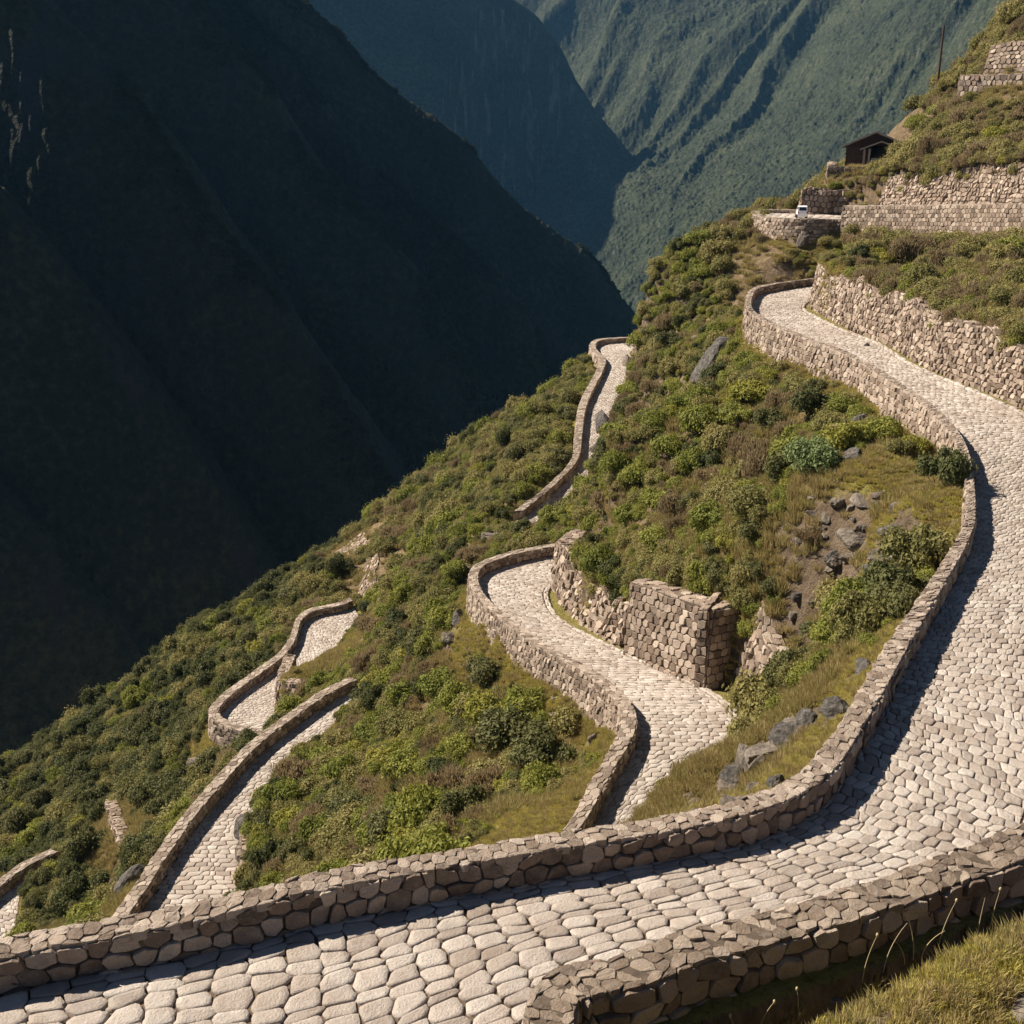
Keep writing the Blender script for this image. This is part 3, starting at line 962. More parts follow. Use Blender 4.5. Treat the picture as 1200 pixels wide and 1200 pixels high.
def prism(mb, x0, x1, y0, y1, ze, za, th, mat=0):
    """two sloping roof slabs, ridge along y"""
    xm = (x0 + x1) / 2
    for xs in (x0, x1):
        lo = [(xs, y0, ze), (xs, y1, ze), (xm, y1, za), (xm, y0, za)]
        v = lo + [(a_, b_, c_ + th) for a_, b_, c_ in lo]
        mb.add(v, [(0, 1, 2, 3), (4, 7, 6, 5), (0, 4, 5, 1), (1, 5, 6, 2), (2, 6, 7, 3), (3, 7, 4, 0)], mat, None, False)


m = MB(); prism(m, -Wd - .5, Wd + .5, -0.6, Dp + .5, Hw - .25, Ha, 0.18); m.build('roof', [M_ROOF], hut)
m = MB()
m.box((-Wd, 0.5, 0), (-Wd + .2, Dp, Hw)); m.box((Wd - .2, 0.5, 0), (Wd, Dp, Hw)); m.box((-Wd + .2, Dp - .2, 0), (Wd - .2, Dp, Hw))
m.add([(-Wd, 0.35, Hw - .05), (Wd, 0.35, Hw - .05), (0, 0.35, Ha - .05), (-Wd, .5, Hw - .05), (Wd, .5, Hw - .05), (0, .5, Ha - .05)], [(0, 1, 2), (5, 4, 3)], 0, None, False)
m.box((-Wd, 0.3, 0), (-0.9, 0.5, Hw - .06)); m.box((1.5, 0.3, 0), (Wd, 0.5, Hw - .06))
m.build('wall', [M_WOOD], hut)
m = MB()
for xs in (-1, 1):
    m.add([(xs * (Wd + .52), -.66, Hw - .28), (0, -.66, Ha - .03), (0, -.66, Ha + .2), (xs * (Wd + .52), -.66, Hw - .05)], [(0, 1, 2, 3) if xs > 0 else (3, 2, 1, 0)], 0, None, False)
m.build('gable_board', [M_PALE], hut)
m = MB()
for x0_, x1_ in ((-1.75, .75), (3.25, .75)):
    m.add([(x0_, -2.06, 1.92), (x1_, -2.06, 2.84), (x1_, -2.06, 3.02), (x0_, -2.06, 2.1)], [(0, 1, 2, 3) if x0_ < 0 else (3, 2, 1, 0)], 0, None, False)
m.build('porch_board', [M_PALE], hut)
m = MB(); prism(m, -1.7, 3.2, -2.0, 0.25, 1.95, 2.85, 0.14); m.build('porch_roof', [M_ROOF], hut)
for px_ in (-1.2, -0.6, 2.7):
    m = MB(); m.box((px_ - .13, -1.8, 0), (px_ + .13, -1.54, 2.1)); m.build('post', [M_PALE if px_ < 0 else M_WOOD], hut)
m = MB(); m.box((-0.3, -1.7, 0), (1.7, -1.4, 1.0)); m.build('low_wall', [M_PALE], hut)

pb = zt(1096, 122, 147); pt = zt(1097, 36, 147)
pole = MB()
tt = np.linspace(0, 2 * math.pi, 9)[:-1]
ph = pt[2] - pb[2] + 0.6
zz = np.array([-0.6, 0, ph * .5, ph])
rad = np.array([.2, .19, .16, .12])
pole.grid(np.stack([np.cos(np.append(tt, 0))[None] * rad[:, None], np.sin(np.append(tt, 0))[None] * rad[:, None], np.repeat(zz[:, None], 9, 1)], -1).transpose(1, 0, 2))
pole.add([(rad[-1] * math.cos(q), rad[-1] * math.sin(q), ph) for q in tt], [tuple(range(8))], 0, None, False)
pr = pole.build('utility_pole', [M_WOOD])
pr.location = pb
tag(pr, 'tall thin dark wooden pole rising from the bushes above the hut', 'pole')

# white van
k = NT('white_paint'); k.color((0.78, 0.78, 0.78)); k.b.inputs['Roughness'].default_value = 0.35; k.b.inputs['Specular IOR Level'].default_value = 0.5; M_WHITE = k.m
k = NT('dark_glass'); k.color((0.02, 0.025, 0.03)); k.b.inputs['Roughness'].default_value = 0.1; k.b.inputs['Specular IOR Level'].default_value = 0.5; M_GLASS = k.m
k = NT('rubber'); k.color((0.02, 0.02, 0.02)); M_RUB = k.m
k = NT('red_lens'); k.color((0.35, 0.02, 0.02)); M_RED = k.m
k = NT('clear_lens'); k.color((0.6, 0.6, 0.58)); k.b.inputs['Roughness'].default_value = 0.2; M_LENS = k.m
vp = at_z(939, 256, -6.78)
van = empty('van', Vector(vp), math.radians(-9))
van.scale = (0.74, 0.74, 0.8)
tag(van, 'small white van parked on the top terrace beside the rounded wall', 'van')
prof = [(-1.5, .3), (-1.55, .7), (-1.5, 1.0), (-1.3, 1.62), (-1.1, 1.72), (.55, 1.72), (.8, 1.62), (1.3, 1.0), (1.62, .9), (1.68, .5), (1.65, .3)]
m = MB()
hw = .72
lv = []
for sx, ins in ((-1, .06), (-1, 0), (1, 0), (1, .06)):
    lv.append([(sx * (hw - ins - (0.1 if zz_ > 1.2 else 0)), yy_ * (1 - ins * .3), .3 + (zz_ - .3) * (1 - ins * .2)) for yy_, zz_ in prof])
m.grid(np.array(lv), 0, None, False)
np_ = len(prof)
m.add(np.array(lv[0]), [tuple(range(np_))], 0, None, False)
m.add(np.array(lv[3]), [tuple(range(np_))[::-1]], 0, None, False)
m.grid(np.array([[q[0], q[-1]] for q in lv]), 0, None, False)
m.build('body', [M_WHITE], van)
m = MB(); m.add([(-.55, -1.475, 1.12), (.55, -1.475, 1.12), (.5, -1.345, 1.55), (-.5, -1.345, 1.55)], [(0, 1, 2, 3)], 0, None, False); m.build('rear_window', [M_GLASS], van)
m = MB(); m.add([(-.55, 1.29, 1.04), (.55, 1.29, 1.04), (.5, .86, 1.58), (-.5, .86, 1.58)], [(0, 3, 2, 1)], 0, None, False); m.build('windscreen', [M_GLASS], van)
for sx in (-1, 1):
    m = MB(); m.add([(sx * (hw - .085), -1.1, 1.22), (sx * (hw - .085), .75, 1.22), (sx * (hw - .085), .5, 1.58), (sx * (hw - .085), -1.05, 1.58)], [(0, 1, 2, 3)], 0, None, False); m.build('side_window', [M_GLASS], van)
    m = MB(); m.box((sx * .62 - .07, -1.57, .75), (sx * .62 + .07, -1.5, 1.0)); m.build('tail_light', [M_RED], van)
    m = MB(); m.box((sx * .55 - .1, 1.6, .68), (sx * .55 + .1, 1.7, .84)); m.build('headlight', [M_LENS], van)
    for yy_ in (-1.0, 1.05):
        m = MB()
        tw = np.linspace(0, 2 * math.pi, 17)
        ring = np.array([[(sx * hw + dx, yy_ + .29 * rr_ * math.cos(q), .29 + .29 * rr_ * math.sin(q)) for q in tw] for dx, rr_ in ((-.1, .5), (-.1, 1), (.06, 1), (.07, .55), (.05, .01))])
        m.grid(ring, 0, None, False)
        m.build('wheel', [M_RUB], van)

# ------------------------------------------------------------------ boulders
def rock_mesh(seed, sub=4, cuts=13, mat=M_ROCK):
    import bmesh
    bm = bmesh.new()
    bmesh.ops.create_icosphere(bm, subdivisions=sub, radius=1.0)
    rg = np.random.default_rng(seed)
    V = np.array([v.co[:] for v in bm.verts])
    for _ in range(cuts):
        nn = rg.normal(size=3); nn /= np.linalg.norm(nn)
        c = 0.5 + 0.35 * rg.random()
        dd = V @ nn - c
        V = V - np.outer(np.maximum(dd, 0) * 0.92, nn)
    V = V * (1 + 0.18 * fbm(V[:, 0] * 2.2 + V[:, 2] * 1.3 + seed, V[:, 1] * 2.2 - V[:, 2], 5, seed, 0.6)[:, None] - 0.10 * np.abs(fbm(V[:, 0] * 3 - V[:, 1] * 2 + seed, V[:, 2] * 7, 3, seed + 3))[:, None])
    for v, q in zip(bm.verts, V): v.co = q
    me = bpy.data.meshes.new('boulder')
    bm.to_mesh(me); bm.free()
    me.materials.append(mat)
    for p_ in me.polygons: p_.use_smooth = False
    return me


ROCKS = [rock_mesh(s) for s in range(5)]
DROCKS = [rock_mesh(s + 20, mat=M_DROCK) for s in range(3)]
BOULD = []


def boulder(px, py, size, label, sc=(1, 1, 0.7), dark=False, i=0, rz=0, sink=0.25, group=None):
    p, n = hit(px, py)
    if p is None: return
    o = bpy.data.objects.new('boulder', (DROCKS if dark else ROCKS)[i % (3 if dark else 5)])
    size *= 1.05
    o.location = p - Vector((0, 0, size * (sink - 0.1) * sc[2] * 0.6))
    o.scale = [size * q for q in sc]
    o.rotation_euler = (0.3 * math.sin(px), 0.3 * math.cos(py), rz)
    COL.objects.link(o)
    tag(o, label, 'rock', group)
    BOULD.append((p.x, p.y, size))


B = [
    (925, 862, 0.75, 'dark split boulder at the top of the rock row above the middle bend', (1, 1, .8), True, 0),
    (945, 850, 0.6, 'dark angular rock close under the front parapet at the head of the rock row', (1, .8, .9), True, 1),
    (985, 833, 0.55, 'black shadowed rock wedged against the front parapet', (1, .7, 1), True, 2),
    (905, 884, 0.85, 'broad grey rock in the middle of the rock row beside the front parapet', (1.2, .8, .7), False, 0),
    (880, 892, 0.7, 'mottled grey rock left of the broad one in the rock row', (1.1, .9, .8), False, 1),
    (862, 910, 0.65, 'lowest dark lump of the rock row above the middle bend', (1, 1, .9), True, 0),
    (880, 925, 0.42, 'pale rounded stone at the foot of the rock row', (1.2, .8, .6), False, 2),
    (912, 922, 0.32, 'small dark rock on the dry grass near the front parapet', (1, 1, 1), True, 1),
    (812, 966, 0.45, 'pale stone lying by the front parapet at the mound', (1.2, .8, .7), False, 3),
    (816, 942, 0.32, 'brown stone on the mound above the middle road', (1, 1, .8), False, 4),
    (1010, 520, 0.85, 'dark jagged rock beside the grass strip under the upper bend', (1.2, .8, .8), True, 2),
    (1000, 535, 0.7, 'long dark rock next to the round grey-green bush', (1.4, .7, .7), True, 0),
    (1012, 498, 0.8, 'black hollowed rock at the top of the brown slope', (1, .9, .9), True, 1),
    (1082, 547, 0.5, 'flat grey rock on the grass strip next to the broad road parapet', (1.5, .8, .5), False, 0),
    (1052, 530, 0.22, 'little stone in the grass strip below the broad road parapet', (1, 1, .8), False, 2),
    (1055, 595, 0.55, 'grey ridged rock on the brown slope below the grass strip', (.7, 1.3, .7), False, 3),
    (1062, 633, 0.5, 'dark stone pile rock on the brown slope', (1, 1, .8), True, 0),
    (1075, 650, 0.42, 'angular grey stone beside the stone pile on the brown slope', (1, 1, .8), False, 4),
    (1086, 668, 0.42, 'whitish flat stone close to the broad road parapet', (1, 1.3, .7), False, 1),
    (1106, 636, 0.32, 'black stone touching the broad road parapet', (1.2, .7, .7), True, 1),
    (1003, 630, 0.75, 'tall grey rock slab on the brown slope', (.8, 1.6, .8), False, 2),
    (1030, 648, 0.6, 'thin grey rock outcrop right of the tall slab on the brown slope', (.6, 1.6, .7), False, 3),
    (1020, 722, 0.5, 'grey outcrop rock above the dark green shrub near the parapet', (1.2, .8, .7), False, 0),
    (1012, 785, 0.4, 'dark stone in the dry grass close to the front parapet curve', (1.2, .8, .7), True, 2),
    (832, 440, 2.3, 'big black leaning rock face on the bushy slope', (.85, 1.0, 1.6), True, 0),
    (838, 392, 1.1, 'row of grey rocks left of the upper bend, largest one', (1.5, .9, .6), False, 1),
    (820, 397, 0.9, 'grey rock left end of the row near the upper bend', (1.3, .9, .6), False, 2),
    (712, 508, 2.0, 'dark rock face beside the narrow saddle road, its upper half', (.7, 1.6, 1.6), True, 1),
    (703, 528, 1.6, 'dark rock face beside the narrow saddle road, its lower end', (.8, 1.4, 1.5), True, 2),
    (735, 428, 1.4, 'brown rock at the corner where the saddle road turns', (.7, 1.2, 1.5), False, 3),
    (576, 632, 1.2, 'grey rock spine above the parapet of the middle bend', (.7, 1.3, 1.2), False, 0),
    (566, 650, 1.0, 'lower rock of the spine touching the middle bend parapet', (1.2, .9, .9), False, 1),
    (552, 668, 0.8, 'jagged rock left of the middle bend parapet', (1.2, .9, .8), False, 4),
    (537, 726, 0.9, 'black rock block against the outside of the middle bend parapet', (.8, .8, 1.0), True, 2),
    (530, 748, 0.7, 'pale rock under the black block outside the middle bend', (1.2, 1, .6), False, 3),
    (583, 785, 0.5, 'dark flat stone on the grass outside the middle bend', (1.6, .9, .5), True, 0),
    (695, 868, 0.55, 'leaning grey rock on the grass inside the bend of the parapet', (.6, 1.2, 1), False, 2),
    (690, 888, 0.4, 'dark stone on the grass strip below the middle bend', (1.4, .8, .6), True, 1),
    (675, 882, 0.35, 'pale stone on the stony edge of the bushes', (1, 1, .8), False, 0),
    (455, 862, 0.8, 'pale rock showing among the bushes of the central slope', (1.2, 1, .7), False, 4),
    (294, 978, 1.7, 'black rock head overhanging the lower left road', (1, .8, .8), True, 1),
    (290, 1004, 1.3, 'black rock chin under the overhanging rock head', (.7, .7, 1.3), True, 2),
    (160, 1032, 1.3, 'dark rock cluster top stone beside the straight parapet', (1.4, .9, .7), True, 0),
    (145, 1046, 1.3, 'dark cluster stone left of the straight parapet', (.9, .8, 1), True, 1),
    (245, 925, 0.8, 'pale weathered rock outside the straight parapet', (.7, 1.4, .6), False, 2),
    (222, 937, 0.6, 'smaller pale rock outside the straight parapet', (1, 1, .7), False, 3),
    (232, 895, 0.9, 'grey rock wall piece under the hairpin', (1.2, .8, 1), False, 0),
    (942, 283, 1.0, 'grey rock poking from bushes below the top terrace', (.8, .8, 1.2), False, 1),
    (1125, 128, 0.9, 'white rock patch at the foot of the upper terrace wall', (1.2, .8, .9), False, 2),
    (1015, 408, 0.5, 'dark hollow stone at the foot of the long retaining wall', (1, .6, .8), True, 0),
]
for i, (px_, py_, sz, lb, sc_, dk, ix) in enumerate(B):
    boulder(px_, py_, sz, lb, sc_, dk, ix, rz=i * 1.3)
for i, (px_, py_, sz) in enumerate([(962, 1190, .2), (1000, 1174, .17), (1045, 1148, .15), (1085, 1126, .14), (1120, 1106, .12), (1195, 1178, .25), (978, 1172, .12)]):
    boulder(px_, py_, sz, ['pale rounded stone lying at the left tip of the grassy ledge', 'weathered stone set in the edge of the grassy ledge', 'flat stone along the rim of the grassy ledge',
                           'crumbly stone in the middle of the ledge rim', 'small stone at the right part of the ledge rim', 'pale stone at the bottom right corner', 'small broken stone at the shadowed side of the ledge tip'][i],
            (1.5, 1, .6), False, i, rz=i, sink=0.5)
for i in range(26):
    t_ = rng.random()
    boulder(850 + 100 * t_ + 14 * rng.normal(), 935 - 95 * t_ + 12 * rng.normal(), 0.18 + 0.3 * rng.random(), 'broken jagged stone of the rock row above the middle bend', (1.2, .8, .8), i % 3 == 0, i, rz=i * 2.1, group='broken stones of the rock row')
for i in range(34):
    boulder(1005 + 48 * rng.normal(), 640 + 45 * rng.normal(), 0.22 + 0.55 * rng.random() ** 2, 'grey rock breaking through the bare brown slope under the broad road', (.7, 1.3, .6), i % 4 == 0, i, rz=i * 2.1, group='rocks of the bare brown slope')
for i in range(60):      # scattered small stones on the stony strips
    cx_, cy_, rx_, ry_ = [(640, 850, 40, 45), (660, 900, 25, 40), (1060, 640, 35, 60), (1010, 700, 50, 60), (600, 770, 45, 25), (980, 620, 50, 40), (870, 930, 45, 30)][i % 7]
    boulder(cx_ + rx_ * rng.normal() * .6, cy_ + ry_ * rng.normal() * .6, 0.14 + 0.16 * rng.random(), ['small loose stone on the stony strip beside the bushes under the middle bend', 'small loose stone on the brown slope under the broad road'][0 if i % 7 in (0, 1, 4) else 1],
            (1.2, 1, .7), False, i, rz=i, group=['loose stones under the middle bend', 'loose stones on the brown slope'][0 if i % 7 in (0, 1, 4) else 1])

tr = [hit(*q)[0] for q in [(392, 628), (408, 638), (424, 646), (436, 655), (434, 668), (431, 684), (428, 700)]]
tr = resample(catmull(np.array([list(q) for q in tr if q]), 8), 0.8)
tgt_ = np.gradient(tr, axis=0); tgt_[:, 2] = 0; tgt_ /= np.linalg.norm(tgt_, axis=1)[:, None]
sd_ = np.stack([tgt_[:, 1], -tgt_[:, 0], tgt_[:, 2]], 1)
wd_ = 2.0 + 1.2 * smooth_noise(len(tr), 5, 3) - np.linspace(0, 0.9, len(tr))
mb = MB()


def mp_track(a, b, h):
    f = a / 26 * (len(tr) - 1)
    p = interp_rows(tr, f) + interp_rows(sd_ * wd_[:, None], f) * ((b / 6 - .5) * 2)[:, None]
    p[:, 2] = sample(TZ, p[:, 0], p[:, 1]) + 0.12 + h
    return p


lay_stones(mb, mp_track, 26, 6, 0.8, 0.7, 0.05, 0.12, 0, 91, 0.8, 0.9, rough=0.7, flat=True, sink=0.3)
u_, v_ = np.meshgrid(np.linspace(0, 26, 40), np.linspace(0, 6, 9), indexing='ij')
mb.grid(mp_track(u_.ravel(), v_.ravel(), np.zeros(u_.size) - .05).reshape(40, 9, 3), 1)
o = mb.build('stony_track', [M_WALL, M_PALE])
tag(o, 'short pale stony track crossing the crest of the lower left slope', 'path', kind='structure')
rp = [hit(*q)[0] for q in [(120, 945), (127, 962), (134, 982), (142, 1000)]]
rp = np.array([list(q) for q in rp if q])
retaining('small ruined pale rubble wall on the slope left of the straight parapet', rp, [1.0, 1.3, 1.3, 0.9], 0.2, 0.6, 0.45, 47, 0.3, 0.9, inner=(1, 0.3, 0), H=0.14)

# ------------------------------------------------------------------ shrubs
def shrub_mesh(name, mat, seed, nleaf=2200, leaf=0.10, lobes=9, flat=0.75, spiky=0.0, loose=0.35):
    rg = np.random.default_rng(seed)
    L = []
    for i in range(lobes):
        a = rg.random() * 2 * math.pi
        d = 0.62 * math.sqrt(rg.random())
        h = (0.32 + 0.5 * rg.random()) * (1.15 - d * .8)
        L.append((d * math.cos(a), d * math.sin(a), h * flat, 0.26 + 0.22 * rg.random()))
    L = np.array(L)
    w = L[:, 3] ** 2
    idx = rg.choice(lobes, nleaf, p=w / w.sum())
    d = rg.normal(size=(nleaf, 3)); d /= np.linalg.norm(d, axis=1)[:, None]
    d[:, 2] = np.where(d[:, 2] < -0.35, -d[:, 2], d[:, 2])
    rad = L[idx, 3] * (1 - loose * rg.random(nleaf) ** 1.5) * (1 + 0.55 * rg.random(nleaf) ** 2 * (rg.random(nleaf) < .3))
    P = L[idx, :3] + d * rad[:, None] * (1, 1, 0.95)
    P[:, 2] = np.maximum(P[:, 2], 0.0)
    nrm = d + rg.normal(size=(nleaf, 3)) * 0.6
    nrm /= np.linalg.norm(nrm, axis=1)[:, None]
    t = np.cross(nrm, rg.normal(size=(nleaf, 3))); t /= np.linalg.norm(t, axis=1)[:, None]
    if spiky:
        t = t * (1 - spiky) + np.array([0, 0, 1.0]) * spiky + d * 0.3
        t /= np.linalg.norm(t, axis=1)[:, None]
    b = np.cross(nrm, t); b /= np.linalg.norm(b, axis=1)[:, None]
    s = leaf * (0.6 + 0.8 * rg.random(nleaf))[:, None]
    asp = 0.55 if not spiky else 0.22
    V = np.stack([P - t * s, P + b * s * asp + nrm * s * .15, P + t * s, P - b * s * asp + nrm * s * .15], 1)
    mb = MB()
    lob_r = rg.random(lobes)
    rn = np.clip(0.5 * lob_r[idx] + 0.5 * rg.random(nleaf), 0, 1)
    mb.add(V.reshape(-1, 3), np.arange(nleaf * 4).reshape(-1, 4), 0, np.repeat(rn, 4), False)
    # stems
    for i in range(lobes):
        q = L[i, :3]
        r_ = 0.022
        for k_ in range(3):
            a0 = k_ * 2.1
            o1 = np.array([math.cos(a0), math.sin(a0), 0]) * r_; o2 = np.array([math.cos(a0 + 2.1), math.sin(a0 + 2.1), 0]) * r_
            f0 = np.array([q[0] * .12, q[1] * .12, -0.15])
            mb.add([f0 + o1, f0 + o2, q + o2 * .4, q + o1 * .4], [(0, 1, 2, 3)], 1, None, False)
    return mb, [mat, M_TWIG]


def grass_mesh(seed, n=90, h=0.5, spread=0.35, w=0.02, lean=0.5):
    rg = np.random.default_rng(seed)
    a = rg.random(n) * 2 * math.pi
    d = spread * np.sqrt(rg.random(n))
    base = np.stack([d * np.cos(a), d * np.sin(a), np.full(n, -0.05)], 1)
    dr = np.stack([np.cos(a), np.sin(a), np.zeros(n)], 1) * (lean * rg.random(n))[:, None] + rg.normal(size=(n, 3)) * (0.2, 0.2, 0)
    hh = h * (0.5 + 0.7 * rg.random(n))[:, None]
    sidev = np.cross(dr + (0, 0, 1), rg.normal(size=(n, 3))); sidev /= np.linalg.norm(sidev, axis=1)[:, None]
    m1 = base + (dr * .4 + (0, 0, .6)) * hh
    tip = base + (dr * 1.1 + (0, 0, .95)) * hh
    V = np.stack([base - sidev * w, base + sidev * w, m1 + sidev * w * .7, m1 - sidev * w * .7, tip], 1)
    mb = MB()
    o = np.arange(n)[:, None] * 5
    mb.add(V.reshape(-1, 3), o + np.array([[0, 1, 2, 3]]), 0, np.repeat(rg.random(n), 5), False)
    mb.f.append((o + np.array([[3, 2, 4]]), 0, False))
    return mb


KINDS = []      # name, object, label word
SPEC = [('green', 'bright green leafy shrub', 1), ('green', 'bright green leafy shrub', 2), ('olive', 'olive green shrub', 3), ('olive', 'olive green shrub', 4),
        ('dark', 'dark green shrub', 5), ('dark', 'dark green shrub', 6), ('brown', 'dry brown shrub', 7), ('lime', 'yellow green shrub', 8), ('grey', 'grey green shrub', 9)]
PROTO = bpy.data.collections.new('shrub_kinds')
COL.children.link(PROTO)
meshes = []
for nm, lb, sd_ in SPEC:
    kw = dict(nleaf=4600, leaf=0.056, lobes=12)
    if nm == 'brown': kw = dict(nleaf=3000, leaf=0.10, lobes=9, spiky=0.55, flat=.7)
    if nm == 'olive': kw = dict(nleaf=4600, leaf=0.052, lobes=14, loose=.5)
    if nm == 'dark': kw = dict(nleaf=4800, leaf=0.056, lobes=9, flat=.95)
    mbx, mats = shrub_mesh(nm, M_LEAF[nm], sd_, **kw)
    o = mbx.build('shrub', mats)
    meshes.append(o.data)
    bpy.data.objects.remove(o)
gmesh = []
for nm, h_, sp_, n_, w_ in (('straw', 0.8, .5, 150, .02), ('straw', 0.6, .55, 130, .02), ('turf', 0.35, .6, 170, .02)):
    o = grass_mesh(len(gmesh) + 50, n_, h_, sp_, w_).build('grass_tuft', [M_LEAF[nm]])
    gmesh.append(o.data)
    bpy.data.objects.remove(o)

# clearings: sight line centre, radius in metres, how strongly shrubs are kept out
CLEAR = []
for px_, py_, r_, s_ in [(1010, 620, 4.5, .9), (1050, 560, 4, .97), (1060, 660, 4, .85), (970, 690, 4.5, .8), (1030, 480, 3.0, .8), (930, 420, 3, .5), (940, 640, 3.5, .85),
                         (1000, 760, 4, .8), (930, 790, 3.5, .75), (900, 900, 4.5, .95), (850, 940, 4.5, .97), (800, 960, 3.5, 1), (940, 860, 3.5, .9), (980, 840, 3, .9),
                         (590, 770, 4.5, .9), (640, 830, 3.5, .85), (680, 880, 3.5, .95), (660, 930, 3.5, .9), (620, 970, 3, .6), (545, 745, 2.5, .8),
                         (410, 750, 5, 1), (395, 775, 4.5, 1), (440, 735, 4, .9), (420, 648, 4.5, .95), (432, 665, 3, .9), (262, 890, 4.5, .9), (250, 870, 3.5, .9),
                         (900, 318, 0, 0), (1000, 285, 4, .6), (1100, 285, 4, .6), (1190, 288, 4, .6), (130, 970, 4, .95), (140, 990, 3.5, .8), (445, 720, 2, .6),
                         (665, 545, 4.0, .9), (660, 500, 3.0, .8), (640, 610, 4, .7), (840, 385, 4, .8), (900, 405, 3, .8), (1010, 200, 5, 1), (975, 228, 4, 1),
                         (100, 990, 3, .7), (770, 960, 2.5, 1), (820, 910, 3, .8), (288, 985, 2, 1), (575, 640, 3, .8), (832, 440, 2.2, 1), (708, 512, 4, 1), (690, 545, 3, 1), (415, 642, 6.5, 1), (405, 658, 5, 1), (445, 668, 5, 1), (425, 690, 4, 1), (150, 1000, 4, 1), (135, 985, 4, 1), (152, 1045, 3.5, 1), (160, 1060, 3, 1), (985, 590, 4, 1), (1030, 640, 4, 1), (960, 660, 3.5, 1), (930, 720, 3.5, .95), (880, 832, 3, 1), (892, 852, 3, 1), (905, 800, 2.5, .9), (430, 672, 5, 1), (130, 965, 5.5, 1), (600, 990, 3, 1), (650, 962, 3.5, 1), (690, 925, 2.5, 1), (905, 274, 1.6, 1), (940, 276, 1.6, 1), (885, 272, 1.6, 1)]:
    p_, n_ = hit(px_, py_)
    if p_ is not None and r_ > 0: CLEAR.append((p_.x, p_.y, r_, s_))

for q_, r_ in ((zt(888, 268, 116), 4), (zb(262, 880, -53), 4.5), (zb(285, 880, -51), 3), (zt(868, 274, 119), 3.5), (zb(350, 822, -49), 4.5), (zb(375, 800, -48), 4), (zb(395, 775, -47.5), 5), (zb(368, 790, -48), 4), (zt(900, 276, 112), 3.5), (zt(925, 278, 112), 3.5), (zt(880, 274, 114), 2.5), (zt(1045, 184, 147), 4.5), (zt(1020, 196, 144), 6.5), (zt(990, 215, 140), 5), (zt(1035, 196, 142), 4), (zt(960, 232, 136), 3.5), (zt(1000, 240, 136), 4), (zt(1180, 90, 131), 4), (zt(1200, 80, 130), 5), (zt(1160, 118, 129), 3), (zt(1195, 118, 126), 4)):
    CLEAR.append((q_[0], q_[1], r_, 1.0))

for i in range(0, R6.n, 4):
    q_ = R6.R[i] - R6.out[i] * 1.2
    CLEAR.append((q_[0], q_[1], 3.4, 1.0))
N = 190000
sa = np.radians(-33 + 66 * rng.random(N)); sr_ = np.sqrt(9.0 ** 2 + (235 ** 2 - 9.0 ** 2) * rng.random(N))
sx, sy = np.sin(sa) * sr_, np.cos(sa) * sr_
sz = sample(TZ, sx, sy)
nd = sample(NEAR, sx, sy)
eps = 0.6
gx = (sample(TZ, sx + eps, sy) - sample(TZ, sx - eps, sy)) / (2 * eps)
gy = (sample(TZ, sx, sy + eps) - sample(TZ, sx, sy - eps)) / (2 * eps)
n1 = fbm(sx / 9, sy / 9, 3, 21)
n2 = fbm(sx / 4, sy / 4, 3, 31)
nzf = 1 / np.sqrt(1 + np.minimum(gx ** 2 + gy ** 2, 4.0))
dens = 1.35 + 0.6 * n1
dens[sr_ > 95] += 0.12
for cx_, cy_, r_, s_ in CLEAR:
    dens *= 1 - s_ * (1 - sstep(r_ * .6, r_ * 1.15, np.hypot(sx - cx_, sy - cy_)))
dens *= sstep(0.25, 1.2, nd)
# near ledge and ditch carry grass only
dens[(sr_ < 24)] = 0
dens[(sy < 32) & (sx < 9.5)] = 0
lower = (sx < -8) & (sy > 75) & (sz < -52)
size = 0.42 + 1.35 * rng.random(N) ** 3.0 + 0.40 * n2
size = np.clip(np.where(lower | (sr_ > 120), size * 1.15 + 0.25, size), 0.3, 2.3)
size *= np.clip(0.5 + nd / 4.0, 0.45, 1.0)
dens[nd < 0.8 * size] = 0
# thin to a spacing that grows with size
cell = {}
keep = np.zeros(N, bool)
u_ = rng.random(N)
for q in range(N):
    if u_[q] > dens[q]: continue
    if abs(sx[q]) > sy[q] * 0.52 + 8: continue
    kx, ky = int(sx[q] // 2.5), int(sy[q] // 2.5)
    ok = True
    for aa in (-1, 0, 1):
        for bb in (-1, 0, 1):
            for (qx, qy, qs) in cell.get((kx + aa, ky + bb), ()):
                if (qx - sx[q]) ** 2 + (qy - sy[q]) ** 2 < (0.37 * nzf[q] ** 0.7 * (qs + size[q])) ** 2:
                    ok = False
    if ok:
        cell.setdefault((kx, ky), []).append((sx[q], sy[q], size[q]))
        keep[q] = True
PX = np.stack([sx, sy, sz - 0.08], 1)[keep]
SZ = size[keep]
ov = []
for key, ia, ib, o0 in (('R1', R1.idx(1125, 535), R1.idx(890, 380), 1.75), ('R2', R2.idx(715, 815), R2.idx(570, 675), 2.2), ('R7', 4, i_t - 4, 3.2), ('R7', i_t - 5, i_t + 12, 2.2), ('R3', 2, R3.idx(300, 890), 0.9)):
    r = ROADS[key]
    for i in range(ia, ib):
        for _ in range(2):
            q = r.R[i] - r.out[i] * (o0 + 1.3 * rng.random())
            ov.append((q[0], q[1]))
ov = np.array(ov)
ovz = sample(TZ, ov[:, 0], ov[:, 1])
ovs = 0.45 + 0.6 * rng.random(len(ov))
PX = np.vstack([PX, np.stack([ov[:, 0], ov[:, 1], ovz - 0.1], 1)])
SZ = np.concatenate([SZ, ovs])
keep = np.where(keep)[0]
keep = np.concatenate([keep, keep[rng.integers(0, len(keep), len(ov))]])
r1 = rng.random(len(SZ)); n1 = n1[keep]; n2 = n2[keep]; low = lower[keep]
mixv = r1 + 0.55 * n2 + 0.25 * n1
